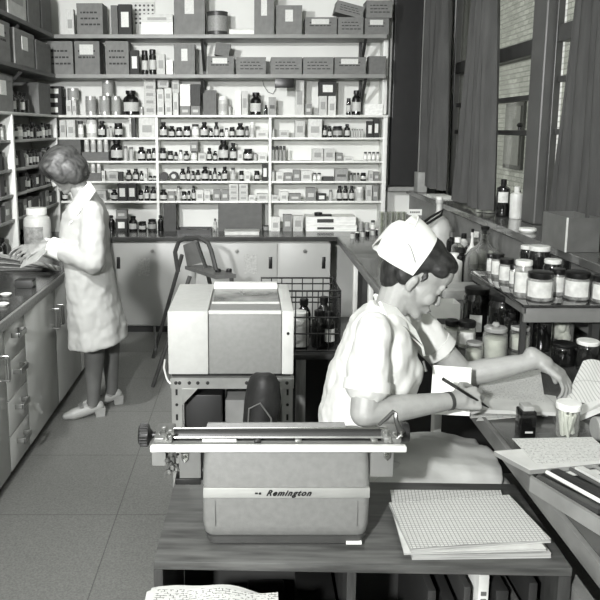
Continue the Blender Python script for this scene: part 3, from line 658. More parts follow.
# ---------------- typewriter (seen from behind), local frame about its base, facing +y away from the camera
TB = on(286, 549, ZD); TX, TY = TB.x, TB.y
ty = thing('typewriter', 'large grey electric typewriter with long carriage, seen from behind on desk', 'typewriter', (TX, TY+.16, ZD))
M_ty = mat(116, .42, .04, 60, bump=.12, bscale=500); M_tyd = mat(62, .45, .06); M_tyb = mat(112, .42, .04, 60, bump=.1, bscale=500)
s_ = depth(TY, .85)/F
W2 = 84*s_
def prof_ring(z, y0, y1, hwid, r=.02, n=5):
    pts = []
    for cx, cy, a0 in ((TX+hwid-r, TY+y0+r, -90), (TX+hwid-r, TY+y1-r, 0), (TX-hwid+r, TY+y1-r, 90), (TX-hwid+r, TY+y0+r, 180)):
        for k in range(n+1):
            a = math.radians(a0+90*k/n); pts.append((cx+r*math.cos(a), cy+r*math.sin(a), ZD+z))
    return pts
body = MB().loft([prof_ring(z, y0, y1, h) for z, y0, y1, h in ((.022, .018, .33, W2-.012), (.035, .008, .34, W2-.004), (.06, .004, .34, W2), (.132, .0, .30, W2), (.1325, .006, .30, W2-.004), (.1595, .006, .27, W2-.004), (.160, .0, .27, W2), (.215, .004, .18, W2-.002), (.25, .012, .15, W2-.004), (.256, .03, .13, W2-.012))])
link('body', body, M_ty, ty)
base = MB().loft([prof_ring(z, y0, y1, h) for z, y0, y1, h in ((.006, .012, .32, W2-.016), (.012, .006, .325, W2-.010), (.03, .004, .33, W2-.006))]); link('base_skirt', base, M_tyd, ty)
for sx in (-1, 1):
    for yy in (.05, .32): link('foot', MB().lathe([(.014, 0), (.016, .002), (.014, .014)], (TX+sx*(W2-.05), TY+yy, ZD), 12), M_black, ty)
link('trim_band', MB().box(TX-W2+.002, TX+W2-.002, TY-.003, TY+.012, ZD+.1335, ZD+.1585, .0015), mat(180, .3, .03, metal=.5), ty)
link('paper_tab', MB().box(TX+W2-.055, TX+W2-.018, TY+.0, TY+.03, ZD+.012, ZD+.018), M_white, ty)
for sx in (-1, 1): link('seam_groove', MB().box(TX+sx*(W2-.03)-.0007, TX+sx*(W2-.03)+.0007, TY-.0009, TY+.01, ZD+.06, ZD+.125), mat(95, .5), ty)
def lettering(txt, size, x, y, z, parent, m, shear=.3, name='lettering', rot=(PI/2, 0, 0), label=None, space=1.0, offset=0.0):
    cu = bpy.data.curves.new('t', 'FONT'); cu.body = txt; cu.size = size; cu.shear = shear; cu.extrude = .0006; cu.align_x = 'CENTER'; cu.space_character = space; cu.offset = offset
    o = bpy.data.objects.new('t', cu); COL.objects.link(o)
    dg = bpy.context.evaluated_depsgraph_get(); me = bpy.data.meshes.new_from_object(o.evaluated_get(dg)); bpy.data.objects.remove(o)
    mb = MB(); mb.bm.from_mesh(me); bmesh.ops.transform(mb.bm, matrix=Matrix.Translation((x, y, z)) @ Euler(rot).to_matrix().to_4x4(), verts=mb.bm.verts)
    return link(name, mb, m, parent, label=label, smooth=False)
lettering('Remington', .0200, TX+.004, TY-.0042, ZD+.1405, ty, M_black, .5, space=1.22, offset=.0007)
mk = MB().box(TX-.075, TX-.068, TY-.0045, TY-.0028, ZD+.144, ZD+.148).box(TX-.066, TX-.060, TY-.0045, TY-.0028, ZD+.143, ZD+.148); link('emblem', mk, M_black, ty)
# carriage
CYp = TY+.0; zc = ZD+.265
xl, xr = xat(151, CYp, zc), xat(405, CYp, zc)
car = MB().box(xl+.035, xr-.03, CYp+.012, CYp+.11, zc-.016, zc-.004, .003); cg_ = link('carriage', car, M_tyd, ty)
link('rail', MB().box(xl, xr, CYp-.022, CYp-.004, zc-.008, zc+.0065, .003), mat(232, .25, .02, metal=.3), cg_)
link('platen', MB().cyl((xl+.045, CYp+.052, zc+.002), (xr-.045, CYp+.052, zc+.002), .017, seg=20), mat(38, .4), cg_)
link('paper_bail', MB().cyl((xl+.05, CYp+.045, zc+.023), (xr-.035, CYp+.045, zc+.023), .0024, seg=8), M_chrome, cg_)
link('feed_rod', MB().cyl((xl+.05, CYp+.022, zc+.010), (xr-.05, CYp+.022, zc+.010), .0035, seg=8), M_steel, cg_)
link('tabulator_bar', MB().box(xl+.05, xr-.05, CYp+.0, CYp+.010, zc+.002, zc+.007), mat(120, .35, metal=.6), cg_)
for fx in (.42, .58, .88): link('margin_stop', MB().box(xl+(xr-xl)*fx-.008, xl+(xr-xl)*fx+.008, CYp-.002, CYp+.012, zc+.006, zc+.014, .002), M_black if fx < .5 else M_steel, cg_)
link('scale_bar', MB().box(xl+.12, xl+.2, CYp+.004, CYp+.008, zc+.007, zc+.012), mat(225, .3), cg_)
link('paper_table', MB().loft([[(TX-.20, TY+.070, zc-.005), (TX+.155, TY+.070, zc-.005), (TX+.155, TY+.076, zc-.005), (TX-.20, TY+.076, zc-.005)], [(TX-.19, TY+.078, zc+.022), (TX+.145, TY+.078, zc+.022), (TX+.145, TY+.084, zc+.022), (TX-.19, TY+.084, zc+.022)]]), M_tyb, cg_)
# end pieces
kx = xl-.002
kn = MB().lathe([(.0, 0), (.023, .001), (.027, .006), (.026, .012), (.025, .024), (.015, .028), (.008, .034), (.008, .05)], (kx-.034, CYp+.05, zc+.004), 22, 'X')
for k in range(22):
    a = 2*PI*k/22; kn.cyl((kx-.030, CYp+.05+.0262*math.cos(a), zc+.004+.0262*math.sin(a)), (kx-.012, CYp+.05+.0262*math.cos(a), zc+.004+.0262*math.sin(a)), .0016, seg=5)
link('platen_knob', kn, M_black, ty)
kr = MB().lathe([(.008, 0), (.008, .01), (.022, .012), (.024, .02), (.023, .034), (.0, .036)], (xr-.014, CYp+.06, zc+.006), 22, 'X'); link('platen_knob', kr, M_black, ty)
def endblock(x0, x1, nm):
    link('end_plate', MB().box(x0, x1, CYp+.0, CYp+.09, zc-.005, zc+.018, .004), mat(120, .35, metal=.5), cg_)
    mech = MB(); q = random.Random(nm)
    for k in range(9):
        x = q.uniform(x0, x1); y = q.uniform(CYp-.005, CYp+.05); z = zc+q.uniform(.012, .030)
        if k % 3 == 0: mech.lathe([(.006, 0), (.007, .003), (.003, .006), (.003, .014)], (x, y, z-.01), 10)
        elif k % 3 == 1: mech.cyl((x, y, z), (x+q.uniform(-.012, .012), y, z+.012), .0025, seg=8)
        else: mech.box(x-.005, x+.005, y-.003, y+.003, z-.012, z+.004, .001)
    link('linkage', mech, M_steel, cg_)
endblock(xl+.006, xl+.05, 3); endblock(xr-.05, xr-.008, 8)
# square side housings under the carriage and their latches
def housing(pxa, pxb, pya, pyb, m, nm, yd=.05, latch=None):
    Yh = TY+.012
    a, b = at(pxa, pya, Yh), at(pxb, pyb, Yh)
    h = link(nm, MB().box(a.x, b.x, Yh, Yh+yd, b.z, a.z, .002), m, ty)
    if latch:
        c = at(latch[0], latch[1], Yh)
        l_ = MB().loft([[(c.x-.010*s, Yh-.001-d, c.z+.011), (c.x+.010*s, Yh-.001-d, c.z+.011), (c.x+.008*s, Yh-.001-d, c.z-.005), (c.x, Yh-.001-d, c.z-.012), (c.x-.008*s, Yh-.001-d, c.z-.005)] for s, d in ((1, 0), (.9, .004), (.7, .005))])
        l_.lathe([(.005, 0), (.004, -.004), (.0, -.005)], (c.x, Yh-.006, c.z+.002), 10, 'Y')
        link('latch', l_, M_chrome, h)
        link('seam', MB().box(a.x+.002, b.x-.002, Yh-.0008, Yh, a.z-.012, a.z-.0105), mat(90, .4), h)
    return h
housing(179, 201, 448, 478.5, mat(104, .45, .05), 'side_housing', latch=(185, 457))
housing(175, 201, 479, 485, M_black, 'side_foot')
housing(151.5, 166, 445, 466, mat(120, .45), 'end_housing')
housing(371, 393, 446.5, 477, mat(112, .45, .05), 'side_housing', latch=(387, 455))
mech = MB(); q = random.Random(5)
for k in range(10):
    c = at(q.uniform(167, 176), q.uniform(447, 473), TY+.02)
    if k % 2: mech.cyl(c, c+Vector((q.uniform(-.01, .01), 0, q.uniform(-.02, .0))), .003, seg=8)
    else: mech.lathe([(.004, -.01), (.006, -.008), (.006, 0)], c, 10, 'Y')
c = at(171.5, 460, TY+.03); mech.box(c.x-.008, c.x+.008, TY+.024, TY+.06, c.z-.028, c.z+.028, .002)
link('ribbon_linkage', mech, mat(120, .3, .2, metal=.7), ty)
# return lever
lv = [at(379, 425, TY+.05), at(387, 418, TY+.045), at(393.5, 411.5, TY+.04), at(395.5, 413, TY+.035), at(396, 420, TY+.03), at(399, 428, TY+.03), at(402, 433, TY+.03)]
link('return_lever', MB().tube(lv, [.004, .005, .005, .005, .006, .008, .008], 8), mat(90, .3, metal=.6), ty)

# ---------------- ruled pads right of the typewriter
RUL = lined_mat(196, 130, 'ruled_ledger', .0095, .0085, 'grid'); RUL2 = lined_mat(190, 120, 'ruled_ledger_b', .0095, .0085, 'grid', .12)
def pad(name, label, corners, z0, h, m, sheets=1, curl=0.0, cat='paper pad', group=None, edge=None):
    """corners: four points (x, y) front-left, front-right, back-right, back-left"""
    fl, fr, br, blc = [Vector((c[0], c[1], 0)) for c in corners]
    def P(u, v): return fl*(1-u)*(1-v)+fr*u*(1-v)+br*u*v+blc*(1-u)*v
    N = 10
    def fn(u, v):
        p = P(u, v); p.z = z0+h+curl*((2*u-1)**4*.5+(1-v)**6)*(.6+.4*math.sin(u*5)); return p
    mb = MB(); mb.sheet(fn, N, N, .0008)
    if h > .002:
        mb2 = MB(); mb2.loft([[P(0, 0)+Vector((0, 0, z0)), P(1, 0)+Vector((0, 0, z0)), P(1, 1)+Vector((0, 0, z0)), P(0, 1)+Vector((0, 0, z0))], [P(.003, .003)+Vector((0, 0, z0+h-.001)), P(.997, .003)+Vector((0, 0, z0+h-.001)), P(.997, .997)+Vector((0, 0, z0+h-.001)), P(.003, .997)+Vector((0, 0, z0+h-.001))]])
        t = thing(name, label, cat, (P(.5, .5).x, P(.5, .5).y, z0), group)
        link('sheet_block', mb2, edge or mat(150, .7, .2, 300, stretch=(.02, .02, 1)), t, smooth=False); link('top_sheet', mb, m, t)
        return t
    o = solo(name, mb, m, label, cat, group); return o
def c4(pts, z): return [tuple(on(x, y, z)[:2]) for x, y in pts]
pad('ledger_pad', 'lowest thick block of loose sheets on desk, right of typewriter', c4([(412, 560), (551, 558), (515, 507), (398, 512)], ZD), ZD, .012, mat(168, .7), group='pads on desk')
pad('ledger_pad', 'ruled pad at the rear of desk, partly under the front pads', c4([(394, 506), (505, 503), (501, 487), (390, 486.5)], ZD+.03), ZD+.0125, .008, RUL2, group='pads on desk')
pad('ledger_pad', 'middle ruled block below the topmost pad on desk', c4([(404, 557), (546, 553), (504, 502), (391, 510)], ZD+.016), ZD+.0212, .006, mat(190, .7), group='pads on desk')
pad('ledger_pad', 'topmost ruled pad with curled sheet, right of typewriter on desk', c4([(411, 552), (551, 542), (509, 497), (389, 505)], ZD+.03), ZD+.0282, .008, RUL, curl=.004, group='pads on desk')
# sheets in front of the desk, lying on a plain side table
tt = thing('side_table', 'small plain table in front of desk, almost wholly below the frame', 'table', (-.05, 1.15, 0))
link('top', MB().box(-.40, .22, .85, 1.385, .695, .72, .002), M_deskd, tt)
for sx in (-.38, .18):
    for sy in (.87, 1.34): link('leg', MB().box(sx, sx+.03, sy, sy+.03, 0, .695), M_deskd, tt)
TXT = lined_mat(186, 50, 'typed_text', .014, .0065, 'text')
for i in range(3):
    def fn(u, v, i=i):
        x = -.225+.265*u+.010*i; y = 1.17+.255*v-.006*i+.010*math.sin(u*4+i)
        return Vector((x, y, .723+.004*i+.012*math.sin(u*PI)*v*v+.004*math.sin(u*11+i)*v))
    solo('typed_sheet', MB().sheet(fn, 16, 8, .0008), TXT if i == 2 else mat(180, .7), ['bottom white sheet of the crumpled bundle at lower frame edge', 'middle white sheet of the crumpled bundle at lower frame edge', 'crumpled typed sheet at the very bottom, in front of desk'][i], 'paper', 'typed sheets before the desk')

# ---------------- slotted-angle rack and office machine
YM = 2.6; ZM = zat(377, YM)
XA, XB = xat(171, YM, ZM), xat(293, YM, ZM); DM = .5
rk = thing('metal_rack', 'slotted angle-iron rack standing under the grey office machine', 'rack', ((XA+XB)/2, YM+DM/2, 0))
M_rack = mat(165, .35, .08, metal=.5)
def angle_post(x, y, sx, sy):
    m = MB(); m.box(x, x+sx*.04, y, y+sy*.003, 0, ZM-.006); m.box(x, x+sx*.003, y, y+sy*.04, 0, ZM-.006)
    p = link('post', m, M_rack, rk)
    hh = MB()
    for k in range(14):
        z = ZM-.06-k*.05
        if z < .05: break
        if k % 2: hh.lathe([(.006, 0), (.006, .002)], (x+sx*.02, y-.001*sy-(.001 if sy < 0 else 0), z), 10, 'Y')
        else: hh.box(x+sx*.016, x+sx*.024, y-.0015, y+.0005, z-.012, z+.012)
    link('slot', hh, M_black, p)
for x, sx in ((XA, 1), (XB, -1)):
    for y, sy in ((YM, 1), (YM+DM, -1)): angle_post(x, y, sx, sy)
for y in (YM-.004, YM+DM+.001): link('rail', MB().box(XA+.003, XB-.003, y, y+.003, ZM-.045, ZM-.001).box(XA+.003, XB-.003, y, y+.03, ZM-.004, ZM-.001), M_rack, rk)
for x in (XA-.003, XB): link('rail', MB().box(x, x+.003, YM, YM+DM, ZM-.045, ZM-.006), M_rack, rk)
bz = MB()
for fx in (.04, .07, .15, .22, .30, .62, .70, .88, .95): bz.lathe([(.007, 0), (.006, -.004), (0, -.005)], (XA+(XB-XA)*fx, YM-.004, ZM-.022), 10, 'Y')
link('bolt', bz, mat(60, .35, metal=.5), rk)
for sx, x in ((1, XA), (-1, XB)):
    g_ = MB().loft([[(x+sx*.04, YM-.007, ZM-.045), (x+sx*.10, YM-.007, ZM-.045), (x+sx*.04, YM-.007, ZM-.11)], [(x+sx*.04, YM-.004, ZM-.045), (x+sx*.10, YM-.004, ZM-.045), (x+sx*.04, YM-.004, ZM-.11)]]); link('gusset', g_, M_rack, rk)
link('brace', MB().bar((XA+.03, YM+.01, ZM-.16), (XA+.16, YM+.01, .3), .012, .003), M_rack, rk)
link('shelf_plate', MB().box(XA+.01, XB-.01, YM+.02, YM+DM-.02, .28, .285), mat(90, .5), rk)
solo('storage_box', MB().box(XA+.2, XB-.06, YM+.1, YM+DM-.06, .286, ZM-.13, .006), mat(120, .6), 'grey box half hidden inside the angle-iron rack below the machine', 'box')
solo('dark_case', MB().box(XA+.045, XA+.19, YM+.05, YM+DM-.06, .286, ZM-.09, .006), mat(28, .5), 'black case inside the angle-iron rack, left side', 'case')
zt = zat(311, YM); x0 = xat(167.5, YM, zt); x1 = xat(208.5, YM, zt); x2 = xat(281.5, YM, zt); x3 = xat(294, YM, zt)
om = thing('office_machine', 'bulky two-tone grey boxy office machine resting on angle-iron rack', 'machine', ((x0+x3)/2, YM+.25, ZM+.004))
zb = ZM+.012
link('base_tray', MB().box(x0+.01, x3-.01, YM+.01, YM+DM-.03, ZM+.001, zb, .002), M_black, om)
link('left_cover', MB().box(x0, x1-.002, YM-.006, YM+DM-.03, zb, zt, .004), mat(188, .42, .02, 40), om)
link('front_cover', MB().box(x1, x2, YM-.0, YM+DM-.03, zb, zt-.006, .003), mat(132, .5, .03, 60, bump=.06, bscale=400), om)
link('front_lip', MB().box(x1, x2, YM-.003, YM+.012, zt-.012, zt+.001, .002), mat(205, .35), om)
link('right_cover', MB().box(x2+.002, x3, YM-.006, YM+DM-.03, zb, zt, .004), mat(196, .42, .03), om)
link('top_well', MB().box(x1+.01, x2-.004, YM+.14, YM+.36, zt-.008, zt-.0025), mat(105, .25, .5, 7), om)
link('top_strip', MB().box(x1+.005, x2-.002, YM+.135, YM+.141, zt-.006, zt+.002), mat(190, .3), om)
link('rear_lip', MB().box(x1-.0, x2+.0, YM+.40, YM+.465, zt-.008, zt+.012, .002), mat(238, .4), om)
link('screw', MB().lathe([(.006, 0), (.005, -.003), (0, -.0035)], (xat(288, YM, zt-.1), YM-.006, zt-.085), 12, 'Y'), M_black, om)
cb = [at(165, 360, YM+.1), at(164, 368, YM+.05), at(166, 376, YM+.02), at(168, 381, YM+.0), at(171, 384, YM-.008)]
link('power_cable', MB().tube(cb, .004, 8), mat(205, .5), om)

# ---------------- typist chair with black padded back in front of the rack
M_pad = mat(26, .6, .15, 20, bump=.2)
tc_ = thing('typist_chair', 'typist chair with black padded back behind the typewriter', 'chair', (.04, 2.3, 0))
c0 = at(263, 398, 2.22)
def backrest():
    rings = []
    pts = [(0, -.20, .6, .02), (0, -.17, .85, .032), (.0, -.10, 1.0, .036), (.0, -.0, 1.05, .036), (-.004, .07, .92, .034), (-.008, .105, .72, .028), (-.01, .12, .4, .018)]
    for (dx, dz, sc_, th) in pts:
        ring = []
        for k in range(24):
            a = 2*PI*k/24
            ring.append((c0.x+dx+.058*sc_*math.cos(a)+.012*math.sin(dz*8), c0.y+th*math.sin(a)*1.2+.02*math.cos(a)**2, c0.z+dz*.75-.01))
        rings.append(ring)
    return MB().loft(rings).remesh(.006, 4)
link('backrest', backrest(), M_pad, tc_)
link('piping', MB().tube([c0+Vector((-.05, -.03, -.1)), c0+Vector((-.045, -.04, -.02)), c0+Vector((-.01, -.045, .0)), c0+Vector((.025, -.045, -.05)), c0+Vector((.03, -.04, -.12))], .003, 6), mat(90, .5), tc_)
link('back_bracket', MB().tube([c0+Vector((0, .05, -.02)), c0+Vector((0, .07, -.15)), (c0.x, c0.y+.05, .52), (c0.x, c0.y-.03, .47)], .012, 8), M_steel, tc_)
sx_, sy_ = c0.x-.07, c0.y-.16
link('seat', MB().box(sx_-.15, sx_+.15, sy_-.02, sy_+.2, .44, .50, .02, 3), M_pad, tc_)
link('column', MB().cyl((sx_, sy_+.1, .12), (sx_, sy_+.1, .44), .022), M_steel, tc_)
for k in range(4):
    a = PI/4+k*PI/2; e = Vector((sx_+.17*math.cos(a), sy_+.1+.17*math.sin(a), .05))
    lg = link('leg', MB().bar((sx_, sy_+.1, .13), e, .03, .02), M_steel, tc_); link('castor', MB().lathe([(.0, -.01), (.02, -.01), (.022, 0), (.02, .01), (0, .01)], (e.x, e.y, .0225), 14, 'X'), M_black, lg)

# ---------------- high slatted chair behind the machine
Ych = 4.95
hc = thing('high_chair', 'dark steel high chair with tilted backrest, behind the grey office machine', 'chair', (-.42, 4.85, 0))
M_ch = mat(58, .45, .1); M_chp = mat(108, .5, .08)
def q4(pts, Y): return [at(x, y, Y+dy) for x, y, dy in pts]
bp_ = q4([(183, 245, .1), (196, 240, -.05), (203, 262, -.05), (187, 266, .1)], Ych)
n_ = Vector((.25, -.9, .1)).normalized()*.02
link('back_panel', MB().loft([[p for p in bp_], [p+n_ for p in bp_]]), M_chp, hc)
fr_ = q4([(178, 272, .12), (175, 252, .12), (179, 241, .1), (187, 238, .05), (200, 238, -.08), (208, 243, -.12), (211, 250, -.12), (216, 270, -.14)], Ych)
link('back_frame', MB().tube(fr_, .016, 8), M_ch, hc)
link('back_strut', MB().bar(at(197, 242, Ych-.07), at(206, 268, Ych-.09), .03, .015), M_ch, hc)
se = [at(185, 274, Ych+.1), at(216, 279, Ych-.25), at(236, 272.5, Ych-.2), at(206, 268.5, Ych+.15)]
zse = sum(p.z for p in se)/4
se = [Vector((p.x, p.y, zse)) for p in [se[0], se[1], se[2], se[3]]]
link('seat', MB().loft([se, [p+Vector((0, 0, .025)) for p in se]]), mat(88, .4, .08), hc)
for (x, y) in ((218, 263), (229, 263)):
    c = at(x, y, Ych-.12); link('knob', MB().lathe([(.018, 0), (.022, .012), (.018, .026), (0, .03)], (c.x, c.y, zse+.02), 12), M_black, hc)
L1 = on(153, 358, 0); L2 = Vector((L1.x+.08, L1.y-.62, 0))
for a, b in ((at(182, 255, Ych+.11), L1), (at(190, 276, Ych-.15), L2), (se[2]-Vector((.03, 0, 0)), Vector((-.12, L2.y+.0, 0))), (se[3], Vector((-.16, L1.y+.02, 0)))):
    link('leg', MB().cyl(a, b, .015, .013, 10), M_ch, hc)
link('crossbar', MB().cyl((L1.x+.02, L1.y-.03, .25), (L2.x+.02, L2.y+.03, .25), .009), M_ch, hc)

# ---------------- wire crate of bottles on a low cupboard
zc0 = .668; YK = 3.3; xk0, xk1 = xat(262, YK, .7), xat(340, YK, .8)
lt = thing('low_table', 'low dark wooden stand with pale corner leg, under the wire crate', 'stand', ((xk0+xk1)/2, 3.5, 0))
link('top', MB().box(xk0-.03, xk1+.03, YK-.04, YK+.44, zc0-.025, zc0, .002), mat(46, .5), lt)
for x, v in ((xat(296, YK-.04, .4), 112), (xk1-.005, 70)): link('leg', MB().box(x, x+.045, YK-.035, YK+.01, 0, zc0-.026, .002), mat(v, .4, .15, 8, stretch=(8, 8, 1)), lt)
for x in (xk0-.02, xk1-.01): link('leg', MB().box(x, x+.03, YK+.4, YK+.43, 0, zc0-.026, .002), mat(70, .4), lt)
link('back_panel', MB().box(xk0, xk1-.012, YK+.38, YK+.395, .02, zc0-.026), mat(22, .6), lt)
ck = thing('wire_crate', 'black wire crate of bottles on the low dark stand', 'crate', ((xk0+xk1)/2, YK+.16, zc0))
zt_ = zat(291, YK); x0, x1, y0, y1 = xk0, xk1, YK, YK+.30
M_wire = mat(38, .35, .1, metal=.4)
for z in (zc0+.006, zc0+.09, zc0+.17, zt_-.03, zt_):
    link('hoop', MB().tube([(x0, y0, z), (x1, y0, z), (x1, y1, z), (x0, y1, z), (x0, y0, z)], .004 if z < zt_ else .005, 6), M_wire, ck)
wr = MB()
for k in range(8):
    x = x0+(x1-x0)*k/7
    for y in (y0, y1): wr.cyl((x, y, zc0+.004), (x, y, zt_), .003, seg=6)
    wr.cyl((x, y0, zc0+.006), (x, y1, zc0+.006), .003, seg=6)
for k in range(1, 6):
    y = y0+(y1-y0)*k/6
    for x in (x0, x1): wr.cyl((x, y, zc0+.004), (x, y, zt_), .003, seg=6)
link('wires', wr, M_wire, ck)
cc = 0
for i, (fx, fy, k, w_, h) in enumerate(((.22, .2, 'dn', .075, .2), (.50, .25, 'lw', .09, .17), (.74, .2, 'dn', .07, .18), (.92-.04, .25, 'db', .06, .17), (.3, .7, 'db', .08, .22), (.58, .7, 'dn', .07, .2), (.85, .72, 'dn', .07, .21))):
    o = put(k, x0+(x1-x0)*fx, y0+(y1-y0)*fy, zc0+.01, w_, w_, h); 
    tagit(o, ['plain dark bottle front left in wire crate', 'pale jar standing in the wire crate', 'dark bottle right of the pale jar in wire crate', 'small labelled bottle front right in wire crate', 'dark labelled bottle back left in wire crate', 'dark bottle back middle of wire crate', 'dark bottle back right in wire crate'][i], cat_of(k), 'bottles in the wire crate')
# ================================================================== WINDOW BENCH AND SILL CONTENTS
def big_jar(name, label, x, y, z, r, h, body, lidm, lab=None, contents=None, lidr=.92, lidh=.12, cat='jar', group=None, neck=None, labfrac=(.2, .62), knob=False, labw=.62, contlabel=None):
    t = thing(name, label, cat, (x, y, z), group)
    nk = neck or .84; b = 1-lidh
    prof = [(r*.9, 0), (r*.98, .004), (r, .012), (r, h*(b-.16)), (r*.96, h*(b-.1)), (r*nk, h*(b-.04)), (r*nk, h*b)]
    link('body', MB().lathe(prof, (x, y, z), 28), body, t)
    link('lid', MB().lathe([(r*lidr, 0), (r*(lidr+.02), .002), (r*(lidr+.02), h*lidh-.002), (r*(lidr-.04), h*lidh), (0, h*lidh)], (x, y, z+h*b-.004), 28), lidm, t)
    if knob: link('knob', MB().lathe([(r*.2, 0), (r*.32, r*.2), (r*.25, r*.4), (0, r*.45)], (x, y, z+h-.005), 16), lidm, t)
    if contents:
        ch = h*R.uniform(.5, .68); link('contents', MB().lathe([(r*.86, .006), (r*.93, .012), (r*.93, ch), (r*.5, ch+.006), (0, ch+.008)], (x, y, z), 24), contents, t, label=contlabel)
    if lab:
        m = MB(); n = 14; rings = []; a0 = math.atan2(-y, -x)
        for k in range(n+1):
            a = a0+(k/n-.5)*PI*labw; c, s = math.cos(a), math.sin(a)
            rings.append([(x+q*c, y+q*s, z+h*zz) for q, zz in ((r*1.012, labfrac[0]), (r*1.012, labfrac[1]), (r*1.0, labfrac[1]), (r*1.0, labfrac[0]))])
        m.loft(rings); link('label', m, lab, t)
    return t
M_pow = mat(228, .8, .05, 30, bump=.3); M_cot = mat(235, .9, .04, 30, bump=.6, bscale=40); M_lab2 = mat(205, .6, .08, 40)
# raised glass-topped shelf
ZH = 1.05; XH = 1.05; YH0 = yat(305, ZH)
rs = thing('raised_shelf', 'raised glass-topped shelf over the window bench carrying rows of jars', 'shelf', (1.2, 3.2, .86))
link('top', MB().box(XH, 1.428, YH0, 3.36, ZH-.012, ZH, .002), mat(40, .05, .1, 4, spec=.9, coat=1), rs)
link('apron', MB().box(XH+.012, 1.42, YH0+.02, YH0+.035, ZH-.075, ZH-.013, .002), mat(120, .5, .05), rs)
link('side_rail', MB().box(XH+.006, XH+.018, YH0+.02, 3.35, ZH-.04, ZH-.013), mat(100, .5), rs)
for yy in (YH0+.1, 3.3): link('post', MB().box(1.37, 1.4, yy, yy+.03, ZCT, ZH-.013), mat(60, .5), rs)
for yy in (YH0+.06, 3.3): link('post', MB().box(XH+.02, XH+.04, yy, yy+.02, ZCT, ZH-.013), mat(60, .5), rs)
gj = 'jars on the raised shelf'
def pj(x, ybase, z): return on(x, ybase, z)
front = [(541, 304, 434-407, 44, M_black, 'b'), (553, 0, 0, 0, None, '')]
# (centre x, base y, width px, height px, lid, label)
SJ = [(539, 302, 27, 29, 'b', 'black-lidded jar with big white label at front of raised shelf, middle'), (576, 301, 26, 28, 'b', 'black-lidded jar with big white label at front right of raised shelf'),
      (603, 304, 24, 27, 'b', 'black-lidded jar cut by the right edge on raised shelf'), (557, 296, 14, 27, 'b', 'narrow white jar wedged between two front jars on raised shelf'),
      (522, 298, 18, 37, 'w', 'tall pale-lidded powder jar at the left corner of raised shelf'), (505.5, 284, 15, 25, 'b', 'labelled dark-lidded jar second row left edge of raised shelf'), (513.5, 287, 10, 22, 'b', 'slim dark-lidded jar behind tall powder jar'),
      (497, 278, 13, 24, 'b', 'labelled jar third from far end of left row, raised shelf'), (490, 274, 8, 20, 'b', 'small labelled jar at the far end of left row'),
      (538, 282, 22, 35, 'wd', 'dark round jar with white lid behind the front jars, raised shelf'), (551, 290, 18, 30, 'w2', 'white-lidded dark jar behind the narrow white jar'), (526, 272, 14, 26, 'wd', 'white-lidded dark jar farthest back on raised shelf'),
      (572, 280, 20, 34, 'wd', 'dark jar with white lid directly under the metal box corner'), (590, 285, 18, 26, 'bd', 'black-lidded dark jar behind the two front right jars'), (604, 286, 15, 26, 'bd', 'black-lidded dark jar in back row at right edge')]
for (cx, by, wpx, hpx, ty_, lb) in SJ:
    p = on(cx, by, ZH); s = depth(p.y, ZH)/F; r = wpx*s/2*.98; p.y += r*.8; p.x = (cx-PX)*depth(p.y, ZH)/F
    p.x = max(p.x, XH+r+.002)
    h = hpx*s*1.03
    dark = ty_ in ('wd', 'bd', 'w2')
    big_jar('storage_jar', lb, p.x, p.y, ZH+.0005, r, h, mat(28, .1, .3, coat=.6) if dark else mat(125, .12, .35, 30, coat=.7), {'b': M_black, 'bd': M_black, 'w': mat(225, .4), 'wd': mat(225, .4), 'w2': mat(225, .4)}[ty_], None if dark else M_lab2, None, group=gj, labfrac=(.14, .68), labw=.62, lidh=.2 if ty_ == 'b' else .13)
# jars on the bench
gb = 'jars and bottles on the window bench'
BJ = [(475, 336, 26, 46, 'dk', 'large wide-mouthed dark jar with black lid and white label on bench', .0),
      (501, 343, 30, 46, 'dk', 'big dark glass jar below the left edge of the raised shelf', .0),
      (451, 347, 15, 26, 'lb', 'black-lidded jar with white label beside open white carton', 0), (466, 350, 18, 28, 'lb', 'black-lidded powder jar with white label, right of similar jar', 0),
      (473.5, 364, 17, 21, 'cl', 'small clear glass jar of powder behind her forearm', 0), (494, 362, 24, 33, 'cl', 'wide clear jar with stopper standing behind her forearm', 0), (519, 352, 20, 24, 'clw', 'clear jar of cotton wool right of stoppered jar', 0), 
      (499, 328, 18, 40, 'dk', 'dark jar behind the big dark glass jar, left of shelf edge', 0), (510, 348, 15, 34, 'dk2', 'dark bottle between stoppered jar and cotton jar', 0), (519, 338, 17, 40, 'dk2', 'dark bottle under the front corner of raised shelf', 0), (484, 326, 12, 34, 'dk2', 'narrow dark bottle behind the large dark jar', 0),
      (560, 347, 24, 32, 'cot', 'clear jar stuffed with cotton wool under the raised shelf', 0), (563, 367, 24, 22, 'dk', 'squat dark jar below the cotton wool jar', 0), (586, 372, 20, 30, 'wl', 'dark jar with broad white lid behind the upright ledger', 0),
      (541, 352, 18, 36, 'dk2', 'dark bottle left of the cotton wool jar', 0)]
